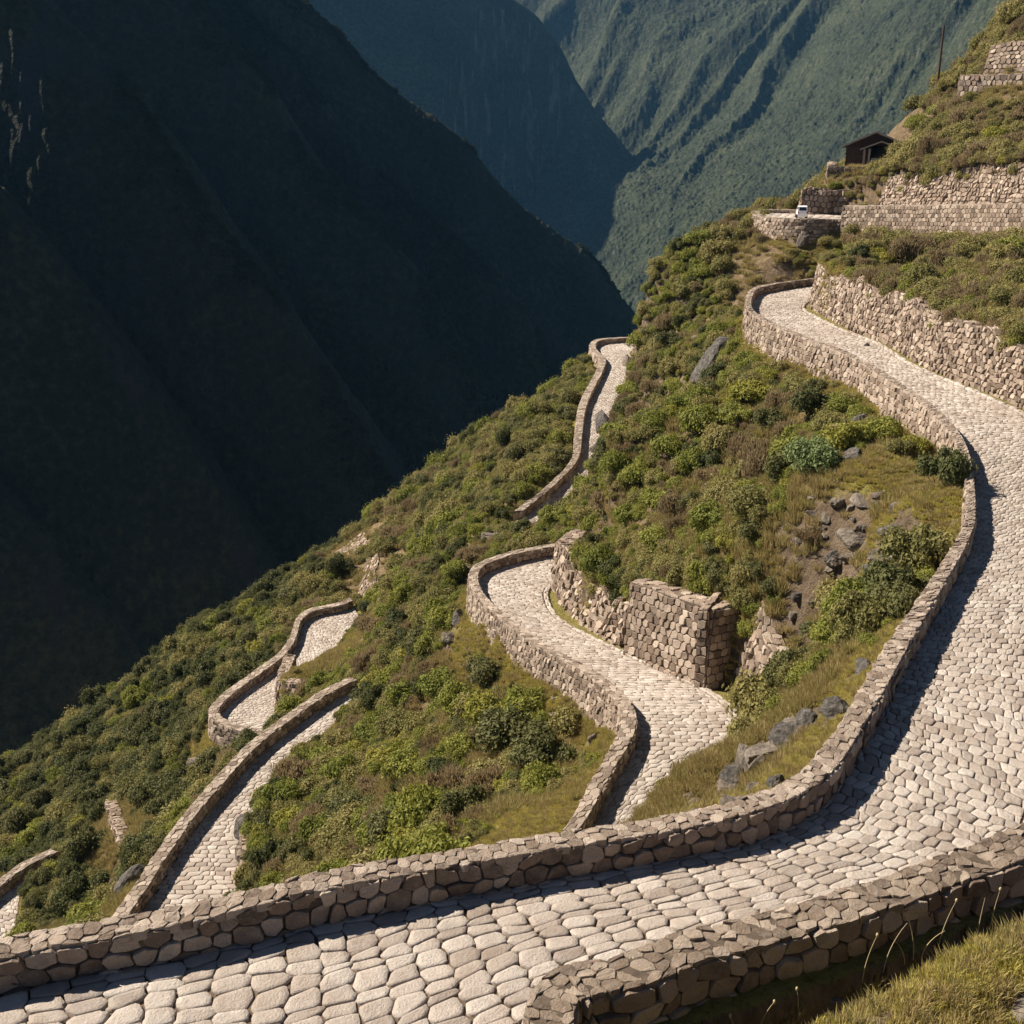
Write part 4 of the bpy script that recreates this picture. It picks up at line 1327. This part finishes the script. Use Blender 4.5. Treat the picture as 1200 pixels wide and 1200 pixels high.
KI = np.select([mixv < .04, mixv < .28, mixv < .42, mixv < .56, mixv < .74, mixv < .90, mixv < 1.03, mixv < 1.2], [6, 2, 3, 4, 0, 1, 3, 7], 6)
KI = np.where(low & (r1 < .8), np.where(r1 < .35, 4, np.where(r1 < .62, 5, 2)), KI)
KI = np.where((np.hypot(PX[:, 0], PX[:, 1]) > 120) & ~low & (r1 > .75), 2, KI)
# slopes around the terraces at the top right are drier
dry = (PX[:, 2] > -12) & (PX[:, 0] > 22) & (PX[:, 1] > 60)
KI = np.where(dry & (r1 < .78), np.where(r1 < .42, 6, 2), KI)
RZ = rng.random(len(SZ)) * 6.28
HS = 0.9 + 0.65 * rng.random(len(SZ))

named = [  # shrubs that stand out: sight line, radius, kind, label
    (958, 548, 1.75, 8, 'round grey green bush with dense leaves, standing alone beside dark rocks under the upper bend'),
    (950, 485, 1.9, 4, 'large dark twiggy bush above the round grey green bush'),
    (968, 750, 1.3, 5, 'dark green spiky bush alone on the dry slope below the broad road'),
    (1055, 705, 1.4, 4, 'dark green bush spreading against the parapet of the broad road'),
    (835, 620, 1.7, 1, 'bright green tall bush at the edge above the block wall'),
    (948, 632, .9, 6, 'small dark brown bush on the bare slope'),
    (520, 815, 2.1, 1, 'big green bush highest on the central slope below the middle bend'),
    (590, 870, 2.1, 5, 'dark green bush on the central slope beside the stony strip'),
    (640, 895, 1.9, 4, 'dark round bush nearest the grass strip of the middle bend'),
    (875, 425, 1.2, 1, 'green bush on the slope just under the upper bend parapet'),
    (195, 930, 2.2, 5, 'dark green bush between the hairpin and the straight parapet'),
    (630, 560, 2.0, 1, 'bright green bush below the narrow saddle road'),
    (1165, 165, 1.8, 7, 'yellow green bush on the slope above the top terrace'),
    (1075, 150, 1.9, 0, 'bright green bush beside the hut, under the pole'),
    (1100, 135, 1.5, 1, 'green bush below the pole at the left end of the upper terrace'),
]
used_named = []
for px_, py_, rs_, ki_, lb_ in named:
    p_, n_ = hit(px_, py_)
    if p_ is None: continue
    used_named.append((p_, rs_))
    o = bpy.data.objects.new('shrub', meshes[ki_])
    o.location = p_ - Vector((0, 0, .15)); o.scale = (rs_, rs_, rs_ * 1.05); o.rotation_euler = (0, 0, px_)
    COL.objects.link(o)
    tag(o, lb_, 'shrub')
for p_, rs_ in used_named:
    far_ = np.hypot(PX[:, 0] - p_.x, PX[:, 1] - p_.y) > rs_ * .75
    PX, SZ, KI, RZ, HS = PX[far_], SZ[far_], KI[far_], RZ[far_], HS[far_]

# choose the largest in the picture that are in clear view
depth = PX[:, 1] * math.cos(PITCH) - PX[:, 2] * math.sin(PITCH)
ang = SZ / depth
order = np.argsort(-ang)
chosen = []
for q in order:
    if len(chosen) >= 285: break
    c = PX[q] + (0, 0, SZ[q] * .75)
    v = c[1] * math.sin(PITCH) + c[2] * math.cos(PITCH)
    if abs(c[0] / depth[q]) > .47 or abs(v / depth[q]) > .47: continue
    d = Vector(c)
    ok, hp, hn, hi_ = hill.ray_cast(Vector((0, 0, 0)), d.normalized(), distance=d.length - SZ[q] * .6)
    if ok: continue
    # hidden by the front wall?
    if c[1] < 23 and c[0] < 8: continue
    chosen.append(q)
ZONE = []


def zone(p):
    i = KD.find((p[0], p[1], 0))
    key, j, lat = REF[i[1]]
    return {('R1', True): 'on the slope below the parapet of the broad road', ('R1', False): 'above the long retaining wall of the broad road',
            ('R2', True): 'on the slope below the middle bend', ('R2', False): 'on the slope above the block wall', ('R3', True): 'outside the straight lower left parapet',
            ('R3', False): 'on the slope right of the straight lower left road', ('R4', True): 'outside the hairpin loop', ('R4', False): 'above the hairpin loop',
            ('R5', True): 'by the road at the left edge', ('R5', False): 'by the road at the left edge', ('R6', True): 'on the slope below the saddle road',
            ('R6', False): 'on the ridge beside the saddle road', ('R7', True): 'below the top terrace wall', ('R7', False): 'above the top terrace'}[(key, lat > 0)]


for q in chosen:
    o = bpy.data.objects.new('shrub', meshes[KI[q]])
    o.location = PX[q]; o.scale = (SZ[q], SZ[q], SZ[q] * HS[q]); o.rotation_euler = (0, 0, RZ[q])
    COL.objects.link(o)
    lb = SPEC[KI[q]][1] + ' ' + zone(PX[q])
    tag(o, lb, 'shrub', lb.replace('shrub', 'shrubs', 1))
rest = np.ones(len(SZ), bool); rest[chosen] = False

# source shrubs for the undergrowth: one copy of each kind stands in the scene, hidden among the others
def scatter(name, label, cat, P, S_, K_, R_, Hh_, meshset, tilt=None):
    col = bpy.data.collections.new(name + '_kinds')
    for i, me in enumerate(meshset):
        o = bpy.data.objects.new('%02d_kind' % i, me)
        col.objects.link(o)
    me = bpy.data.meshes.new(name)
    me.vertices.add(len(P))
    me.vertices.foreach_set('co', P.astype(np.float32).ravel())
    rot = np.stack([np.zeros(len(P)), np.zeros(len(P)), R_], 1) if tilt is None else np.stack([tilt[:, 0], tilt[:, 1], R_], 1)
    for nm, ty, val in (('rot', 'FLOAT_VECTOR', rot), ('scl', 'FLOAT_VECTOR', np.stack([S_, S_, S_ * Hh_], 1)), ('kind_id', 'INT', K_)):
        a_ = me.attributes.new(nm, ty, 'POINT')
        if ty == 'INT': a_.data.foreach_set('value', val.astype(np.int32))
        else: a_.data.foreach_set('vector', val.astype(np.float32).ravel())
    o = bpy.data.objects.new(name, me)
    COL.objects.link(o)
    ng = bpy.data.node_groups.new(name, 'GeometryNodeTree')
    ng.interface.new_socket('Geometry', in_out='INPUT', socket_type='NodeSocketGeometry')
    ng.interface.new_socket('Geometry', in_out='OUTPUT', socket_type='NodeSocketGeometry')
    a_ = ng.nodes.new('NodeGroupInput'); b_ = ng.nodes.new('NodeGroupOutput')
    iop = ng.nodes.new('GeometryNodeInstanceOnPoints')
    ci_ = ng.nodes.new('GeometryNodeCollectionInfo')
    ci_.inputs[0].default_value = col
    ci_.inputs[1].default_value = True
    ci_.inputs[2].default_value = True
    iop.inputs['Pick Instance'].default_value = True

    def na(nm, ty):
        x_ = ng.nodes.new('GeometryNodeInputNamedAttribute')
        x_.data_type = ty
        x_.inputs[0].default_value = nm
        return [s_ for s_ in x_.outputs if s_.enabled][0]
    L_ = ng.links.new
    L_(a_.outputs[0], iop.inputs['Points'])
    L_(ci_.outputs[0], iop.inputs['Instance'])
    L_(na('kind_id', 'INT'), iop.inputs['Instance Index'])
    L_(na('rot', 'FLOAT_VECTOR'), iop.inputs['Rotation'])
    L_(na('scl', 'FLOAT_VECTOR'), iop.inputs['Scale'])
    L_(iop.outputs[0], b_.inputs[0])
    md = o.modifiers.new('scatter', 'NODES')
    md.node_group = ng
    tag(o, label, cat, kind='stuff')
    return o


scatter('shrubbery', 'dense olive and dark green shrubs covering the hillside', 'shrubbery', PX[rest], SZ[rest], KI[rest], RZ[rest], HS[rest], meshes)

# grass: straw tufts between the shrubs, short turf on verges and on the near ledge
N = 150000
sa = np.radians(-30 + 60 * rng.random(N)); sr_ = 9.0 * (150 / 9.0) ** (rng.random(N) ** 0.62)
sx, sy = np.sin(sa) * sr_, np.cos(sa) * sr_
nd = sample(NEAR, sx, sy)
vg = sample(VERG, sx, sy)
n1 = fbm(sx / 6, sy / 6, 3, 77)
cl_ = np.zeros(N)
for cx_, cy_, r_, s_ in CLEAR:
    cl_ = np.maximum(cl_, s_ * (1 - sstep(r_ * .8, r_ * 1.4, np.hypot(sx - cx_, sy - cy_))))
ok = (nd > 0.1) & (rng.random(N) < np.clip(0.30 + 0.7 * n1 + 0.22 * cl_ + 0.3 * vg, 0, 1))
near_ = sr_ < 24
ok = (nd > 0.1) & np.where(near_, rng.random(N) < .55 + .5 * n1, ok)
ok &= ~((sr_ > 90) & (cl_ < .3) & (vg < .3))
ta = np.radians(-30 + 60 * rng.random(420000)); tr_ = 23 + 100 * rng.random(420000) ** 0.8
tx, ty = np.sin(ta) * tr_, np.cos(ta) * tr_
tv, tn = sample(VERG, tx, ty), sample(NEAR, tx, ty)
tk = (tn > 0.02) & (tv > 0.35) & (rng.random(len(tx)) < np.clip(0.75 + .8 * fbm(tx / 3, ty / 3, 3, 55), 0, 1))
m_ = int(tk.sum())
sx, sy, nd = np.concatenate([sx, tx[tk]]), np.concatenate([sy, ty[tk]]), np.concatenate([nd, tn[tk]])
n1, near_, vg, sr_ = np.concatenate([n1, np.zeros(m_)]), np.concatenate([near_, np.zeros(m_, bool)]), np.concatenate([vg, tv[tk] + .2]), np.concatenate([sr_, tr_[tk]])
ok = np.concatenate([ok, np.ones(m_, bool)])
sx, sy, n1, near_, vg, sr_ = sx[ok], sy[ok], n1[ok], near_[ok], vg[ok], sr_[ok]
sz = sample(TZ, sx, sy)
kk = np.where((vg > .45) & (rng.random(len(sx)) < .72), 2, np.where(rng.random(len(sx)) < .5, 0, 1))
kk = np.where(near_, np.where(rng.random(len(sx)) < .6, 2, 1), kk)
ss = np.where(sr_ > 42, 0.35 + 0.6 * rng.random(len(sx)), 0.22 + 0.3 * rng.random(len(sx)))
ss = np.where(near_, 0.20 + 0.22 * rng.random(len(sx)), ss)
nb = np.ones(len(sx), bool)
for bx_, by_, bs_ in BOULD:
    nb &= np.hypot(sx - bx_, sy - by_) > bs_ * 0.95
ss = np.where((vg > .45) & ~near_, ss * .5, ss)
scatter('grass', 'dry straw coloured and short green grass between shrubs and on the verges', 'grass', np.stack([sx, sy, sz], 1)[nb], ss[nb], kk[nb], (rng.random(len(sx)) * 6.28)[nb], (0.7 + .6 * rng.random(len(sx)))[nb], gmesh)

# ------------------------------------------------------------------ tall dry stalks at the ledge
k = NT('dry_stalk'); k.color((0.36, 0.29, 0.16)); M_STALK = k.m
STK = [(1010, 1152, 62, 10, 1), (1035, 1140, 66, 18, 0), (1070, 1125, 62, -14, 0), (1098, 1118, 68, 12, 1), (1060, 1130, 45, -25, 0), (1145, 1098, 48, 2, 0), (1160, 1090, 50, 4, 1), (935, 1195, 40, -4, 1), (888, 1215, 48, 14, 1), (862, 1225, 40, -8, 1), (1080, 1122, 38, 20, 0)]
STL = ['straight pale stalk on the ledge, left of the stalk cluster', 'bent dry stalk with drooping tip in the stalk cluster', 'thin stalk leaning left in the stalk cluster', 'long stalk with round seed head over the shadowed ditch',
       'short stalk leaning far left in the cluster', 'short upright stalk on the right part of the ledge', 'upright stalk with seed head furthest right on the ledge', 'thin stalk at the left tip of the ledge', 'stalk with seed head in the shadow below the wall corner',
       'leftmost pale seed head in the shadow', 'small stalk leaning right in the cluster']
for (px_, py_, hp_, ln_, hd_), lb_ in zip(STK, STL):
    p_, n_ = hit(px_, py_)
    if p_ is None: continue
    sc_ = p_.length / FOC
    h_ = hp_ * sc_; lx = ln_ * sc_
    mbs = MB()
    ts = np.linspace(0, 1, 8)
    cx_ = lx * ts ** 1.8; cz_ = h_ * ts - abs(lx) * .25 * ts ** 3
    aa_ = np.linspace(0, 2 * math.pi, 6)
    rad = 0.012 * (1 - .6 * ts)
    mbs.grid(np.stack([cx_[None] + np.cos(aa_)[:, None] * rad[None], np.sin(aa_)[:, None] * rad[None], np.repeat(cz_[None], 6, 0)], -1))
    o = mbs.build('grass_stalk', [M_STALK]); o.location = p_
    tag(o, lb_, 'stalk')
    if hd_:
        mh = MB()
        th = np.linspace(0, math.pi, 6)
        mh.grid(np.stack([cx_[-1] + .028 * np.sin(th)[None] * np.cos(aa_)[:, None], .028 * np.sin(th)[None] * np.sin(aa_)[:, None], cz_[-1] + .05 * np.cos(th)[None] + 0 * aa_[:, None]], -1))
        mh.build('seed_head', [M_STALK], o)

# ------------------------------------------------------------------ mountains
def mat_mountain(name, green, rock, rockfac, cell, bumpd):
    k = NT(name)
    p = k.pos()
    n1 = k.noise(1 / cell, 4, 0.7, p)
    n2 = k.noise(0.012, 6, 0.65, p)
    st = k.noise(0.05, 6, 0.7, k.pos((1, 1, 0.22)))
    c = k.ramp(k.math('ADD', k.math('MULTIPLY', n1, .6), k.math('MULTIPLY', n2, .4)), green)
    geo = k.n('ShaderNodeNewGeometry')
    sp = k.n('ShaderNodeSeparateXYZ')
    k.l(geo.outputs['True Normal'], sp.inputs[0])
    steep = k.ramp(sp.outputs[2], [(rockfac - .15, g(1)), (rockfac + .15, g(0))])
    f = k.math('MULTIPLY', steep, k.ramp(st, [(0.52, g(0)), (0.66, g(1))]))
    c = k.mix(f, c, rock)
    k.color(c)
    k.bump(n1, 1.0, bumpd)
    return k.m


M_MT = mat_mountain('mountain_slope', [(0.3, (0.008, 0.011, 0.005)), (0.5, (0.022, 0.027, 0.012)), (0.68, (0.06, 0.064, 0.028))], (0.03, 0.031, 0.029), 0.52, 3.0, 2.5)
M_FAR = mat_mountain('far_forest_slope', [(0.36, (0.008, 0.013, 0.007)), (0.5, (0.028, 0.036, 0.018)), (0.66, (0.072, 0.08, 0.04))], (0.16, 0.15, 0.13), 0.3, 6.0, 4.0)


def ridge_surface(X, Y, crest, slope_f, slope_b, rnd_w, seed, gully=1.2, gs=34.0):
    """height of a ridge: crest polyline, front flank (towards the viewer) and back flank"""
    P = np.array([at_y(a_, b_, y_) for a_, b_, y_ in crest])
    P = catmull(P, 5)
    best = np.full(X.shape, 1e12); Zc = np.zeros(X.shape); Sg = np.zeros(X.shape); Al = np.zeros(X.shape)
    s0 = arclen(P[:, :2])
    for i in range(len(P) - 1):
        a_, b_ = P[i], P[i + 1]
        d = b_[:2] - a_[:2]; L2 = (d ** 2).sum()
        t = ((X - a_[0]) * d[0] + (Y - a_[1]) * d[1]) / L2
        tc = np.clip(t, 0, 1)
        qx = a_[0] + d[0] * tc; qy = a_[1] + d[1] * tc
        dd = (X - qx) ** 2 + (Y - qy) ** 2
        m_ = dd < best
        best = np.where(m_, dd, best)
        Zc = np.where(m_, a_[2] + (b_[2] - a_[2]) * tc, Zc)
        Sg = np.where(m_, (X - a_[0]) * d[1] - (Y - a_[1]) * d[0], Sg)
        Al = np.where(m_, s0[i] + (s0[i + 1] - s0[i]) * tc, Al)
    D = np.sqrt(best)
    nz = fbm(Al / gs, D / 260 + seed, 3, seed)
    nz2 = fbm(X / 40, Y / 40, 4, seed + 9)
    rw_ = np.where(Sg > 0, rnd_w * 0.8, 5.0)
    De = np.sqrt(D ** 2 + rw_ ** 2) - rw_
    sl = np.where(Sg > 0, slope_f, slope_b)
    return Zc - sl * De + nz * gully * np.clip(D / 40, 0, 1) + nz2 * 3 * np.clip(D / 20, .3, 1)


def polar(a0, a1, na, r0, r1, nr):
    a_ = np.radians(np.linspace(a0, a1, na)); r_ = r0 * (r1 / r0) ** np.linspace(0, 1, nr)
    return np.sin(a_)[None] * r_[:, None], np.cos(a_)[None] * r_[:, None]


X, Y = polar(-31, 13, 680, 262, 1050, 660)
RID = [
    ([(100, -140, 700), (250, -75, 710), (350, 0, 716), (400, 45, 720), (440, 92, 723), (480, 122, 726), (520, 146, 729), (560, 186, 731), (600, 232, 733), (640, 266, 735), (690, 300, 738), (720, 340, 740), (750, 376, 742), (800, 450, 745), (860, 560, 750)], 2.4, 0.9, 24, 1),
    ([(180, -130, 662), (240, -45, 652), (290, 12, 643), (335, 60, 636), (372, 108, 630), (400, 150, 625), (455, 211, 617), (500, 252, 611), (545, 291, 605), (580, 322, 600), (610, 362, 595), (650, 430, 590), (700, 520, 584)], 2.6, 0.9, 12, 2),
    ([(60, -230, 565), (150, -110, 552), (205, -35, 544), (230, 0, 540), (275, 52, 534), (310, 96, 529), (355, 180, 522), (420, 242, 514), (465, 292, 508), (500, 340, 503), (550, 430, 497), (610, 540, 490)], 2.6, 0.9, 11, 3),
    ([(-90, -140, 452), (0, -60, 440), (60, 10, 433), (110, 62, 428), (165, 126, 422), (230, 230, 415), (330, 360, 407), (400, 470, 400), (480, 610, 393)], 2.8, 0.9, 11, 4),
    ([(-160, 60, 364), (0, 230, 358), (100, 350, 354), (200, 490, 350), (300, 650, 346), (380, 800, 342)], 2.2, 0.9, 5, 5),
    ([(-200, 420, 312), (0, 580, 312), (100, 690, 310), (200, 810, 308)], 2.2, 0.9, 5, 6),
]
Z = None
for crest, sf, sb, rw, sd_ in RID:
    q = ridge_surface(X, Y, crest, sf, sb, rw, sd_)
    Z = q if Z is None else np.maximum(Z, q)
Z = np.maximum(Z, -330)
Z = Z + 2.6 * np.abs(fbm(X / 3.4, Y / 3.4, 2, 41)) + 1.3 * fbm(X / 12, Y / 12, 3, 43)
mb = MB(); mb.grid(np.stack([X, Y, Z], -1).transpose(1, 0, 2))
o = mb.build('mountain', [M_MT])
ma0, ma1, mr0, mr1 = math.radians(-31), math.radians(13), 262.0, 1050.0
tp, ts, tk_ = [], [], []
for crest, sf, sb, rw, sd_ in RID[:4]:
    P = resample(catmull(np.array([at_y(*q) for q in crest]), 6), 1.3)
    d = np.gradient(P[:, :2], axis=0); d /= np.linalg.norm(d, axis=1)[:, None]
    fn = np.stack([d[:, 1], -d[:, 0]], 1)
    s_ = np.arange(len(P)) * 1.3
    wdt = 9 * np.clip(0.25 + 2.4 * fbm(s_ / 42, s_ * 0 + sd_ * 7.3, 3, sd_ + 60), 0, 1.6)
    for rep in range(11):
        off = -3 + (wdt + 3) * rng.random(len(P))
        use = (wdt > .4) & (rng.random(len(P)) < .8)
        q = P[:, :2] + fn * off[:, None]
        a_ = np.arctan2(q[:, 0], q[:, 1]); r_ = np.hypot(q[:, 0], q[:, 1])
        fj = np.clip((a_ - ma0) / (ma1 - ma0) * (X.shape[1] - 1), 0, X.shape[1] - 1).astype(int)
        fi = np.clip(np.log(r_ / mr0) / math.log(mr1 / mr0) * (X.shape[0] - 1), 0, X.shape[0] - 1).astype(int)
        zz_ = Z[fi, fj]
        use &= (a_ > ma0) & (a_ < ma1) & (r_ > mr0) & (r_ < mr1)
        tp.append(np.stack([q[:, 0], q[:, 1], zz_ - .3], 1)[use])
        ts.append((0.55 + 1.5 * rng.random(len(P)) ** 2)[use])
tp = np.vstack(tp); ts = np.concatenate(ts)
fm = mat_leaf('ridge_forest_leaves', [(0.026, 0.032, 0.013), (0.042, 0.05, 0.02), (0.06, 0.066, 0.027)])
fmesh = []
for i_ in (4, 5, 2):
    q_ = meshes[i_].copy(); q_.materials[0] = fm; fmesh.append(q_)
scatter('forest', 'trees and scrub along the ridge crests of the dark mountain', 'forest', tp, ts, rng.integers(0, 3, len(tp)), rng.random(len(tp)) * 6.28, 1 + .5 * rng.random(len(tp)), fmesh)
tag(o, 'steep dark mountain flank of overlapping spurs filling the left of the photo', 'mountain', kind='structure')

FARP = [(635, 258, 1900), (750, 372, 1500), (700, 300, 1690), (900, 240, 1560), (820, 320, 1440), (720, 185, 2080), (700, 60, 2400), (760, 0, 2450), (600, 0, 2900), (680, 0, 2680), (860, 0, 2280), (900, 100, 1980), (800, 150, 2000),
        (1000, 0, 2000), (1000, 100, 1750), (1100, 0, 1760), (1150, 60, 1560), (1200, 0, 1560), (1200, 150, 1350), (1060, 180, 1430), (950, 310, 1330), (600, -200, 3500), (800, -220, 3000), (1000, -220, 2600), (1200, -200, 2100),
        (500, 0, 3300), (400, -100, 3700), (500, 250, 2400), (600, 330, 1850), (1300, 0, 1400), (1300, 200, 1200)]
fit2 = tps_fit(np.array([at_y(*q) for q in FARP]) / 100.0, 0.02)
X, Y = polar(-12.5, 29, 720, 1120, 3600, 860)
Z = tps_eval(fit2, X.ravel() / 100, Y.ravel() / 100).reshape(X.shape) * 100
warp = fbm(X / 260, Y / 260, 3, 61) * 90
qx = -0.61 * X + 0.79 * Y + warp; ql = 0.79 * X + 0.61 * Y
rg1 = 1 - 2 * np.sqrt((vnoise(qx / 210, ql / 1400, 63) - .5) ** 2 + .006) * 2
rg2 = 1 - 2 * np.sqrt((vnoise(qx / 70 + 3, ql / 480, 67) - .5) ** 2 + .008) * 2
hi_amp = sstep(-60, 250, Z)
Z = Z + (rg1 * 66 + rg2 * 40) * (0.22 + 0.78 * hi_amp) - 20
Z = Z + fbm(X / 90, Y / 90, 4, 71) * 12 + 8 * (np.abs(fbm(X / 5.5, Y / 5.5, 2, 73))) + 5 * fbm(X / 20, Y / 20, 3, 75)
T = ridge_surface(X, Y, [(250, -230, 1980), (420, -100, 2040), (596, -5, 2100), (642, 35, 2110), (668, 80, 2110), (670, 130, 2090), (645, 200, 2060), (600, 260, 2030)], 1.4, 1.1, 16, 8, 4, 90)
Z = np.maximum(Z, T)
mb = MB(); mb.grid(np.stack([X, Y, Z], -1).transpose(1, 0, 2))
o = mb.build('far_mountain', [M_FAR])
tag(o, 'far forested mountainside with ravines, bluish with distance', 'mountain', kind='structure')

# valley floor out to the horizon
mb = MB()
mb.add([(-9000, -3000, -420), (9000, -3000, -420), (9000, 9500, -420), (-9000, 9500, -420)], [(0, 1, 2, 3)])
o = mb.build('valley_floor', [M_FAR]); tag(o, 'valley floor far below the road', 'ground', kind='structure')

# ------------------------------------------------------------------ air
top = float(max(np.max(Z), 300)) + 30
hz = MB(); hz.box((-2600, -200, -430), (3600, 4300, top))
o = hz.build('haze', [])
k = NT('haze')
k.t.nodes.remove(k.b)
v = k.n('ShaderNodeVolumePrincipled')
v.inputs['Color'].default_value = (0.16, 0.41, 0.74, 1)
v.inputs['Density'].default_value = 0.00005
v.inputs['Anisotropy'].default_value = 0.0
k.l(v.outputs[0], k.t.nodes['Material Output'].inputs['Volume'])
o.data.materials.append(k.m)
tag(o, 'thin blue haze in the valley air', 'haze', kind='stuff')
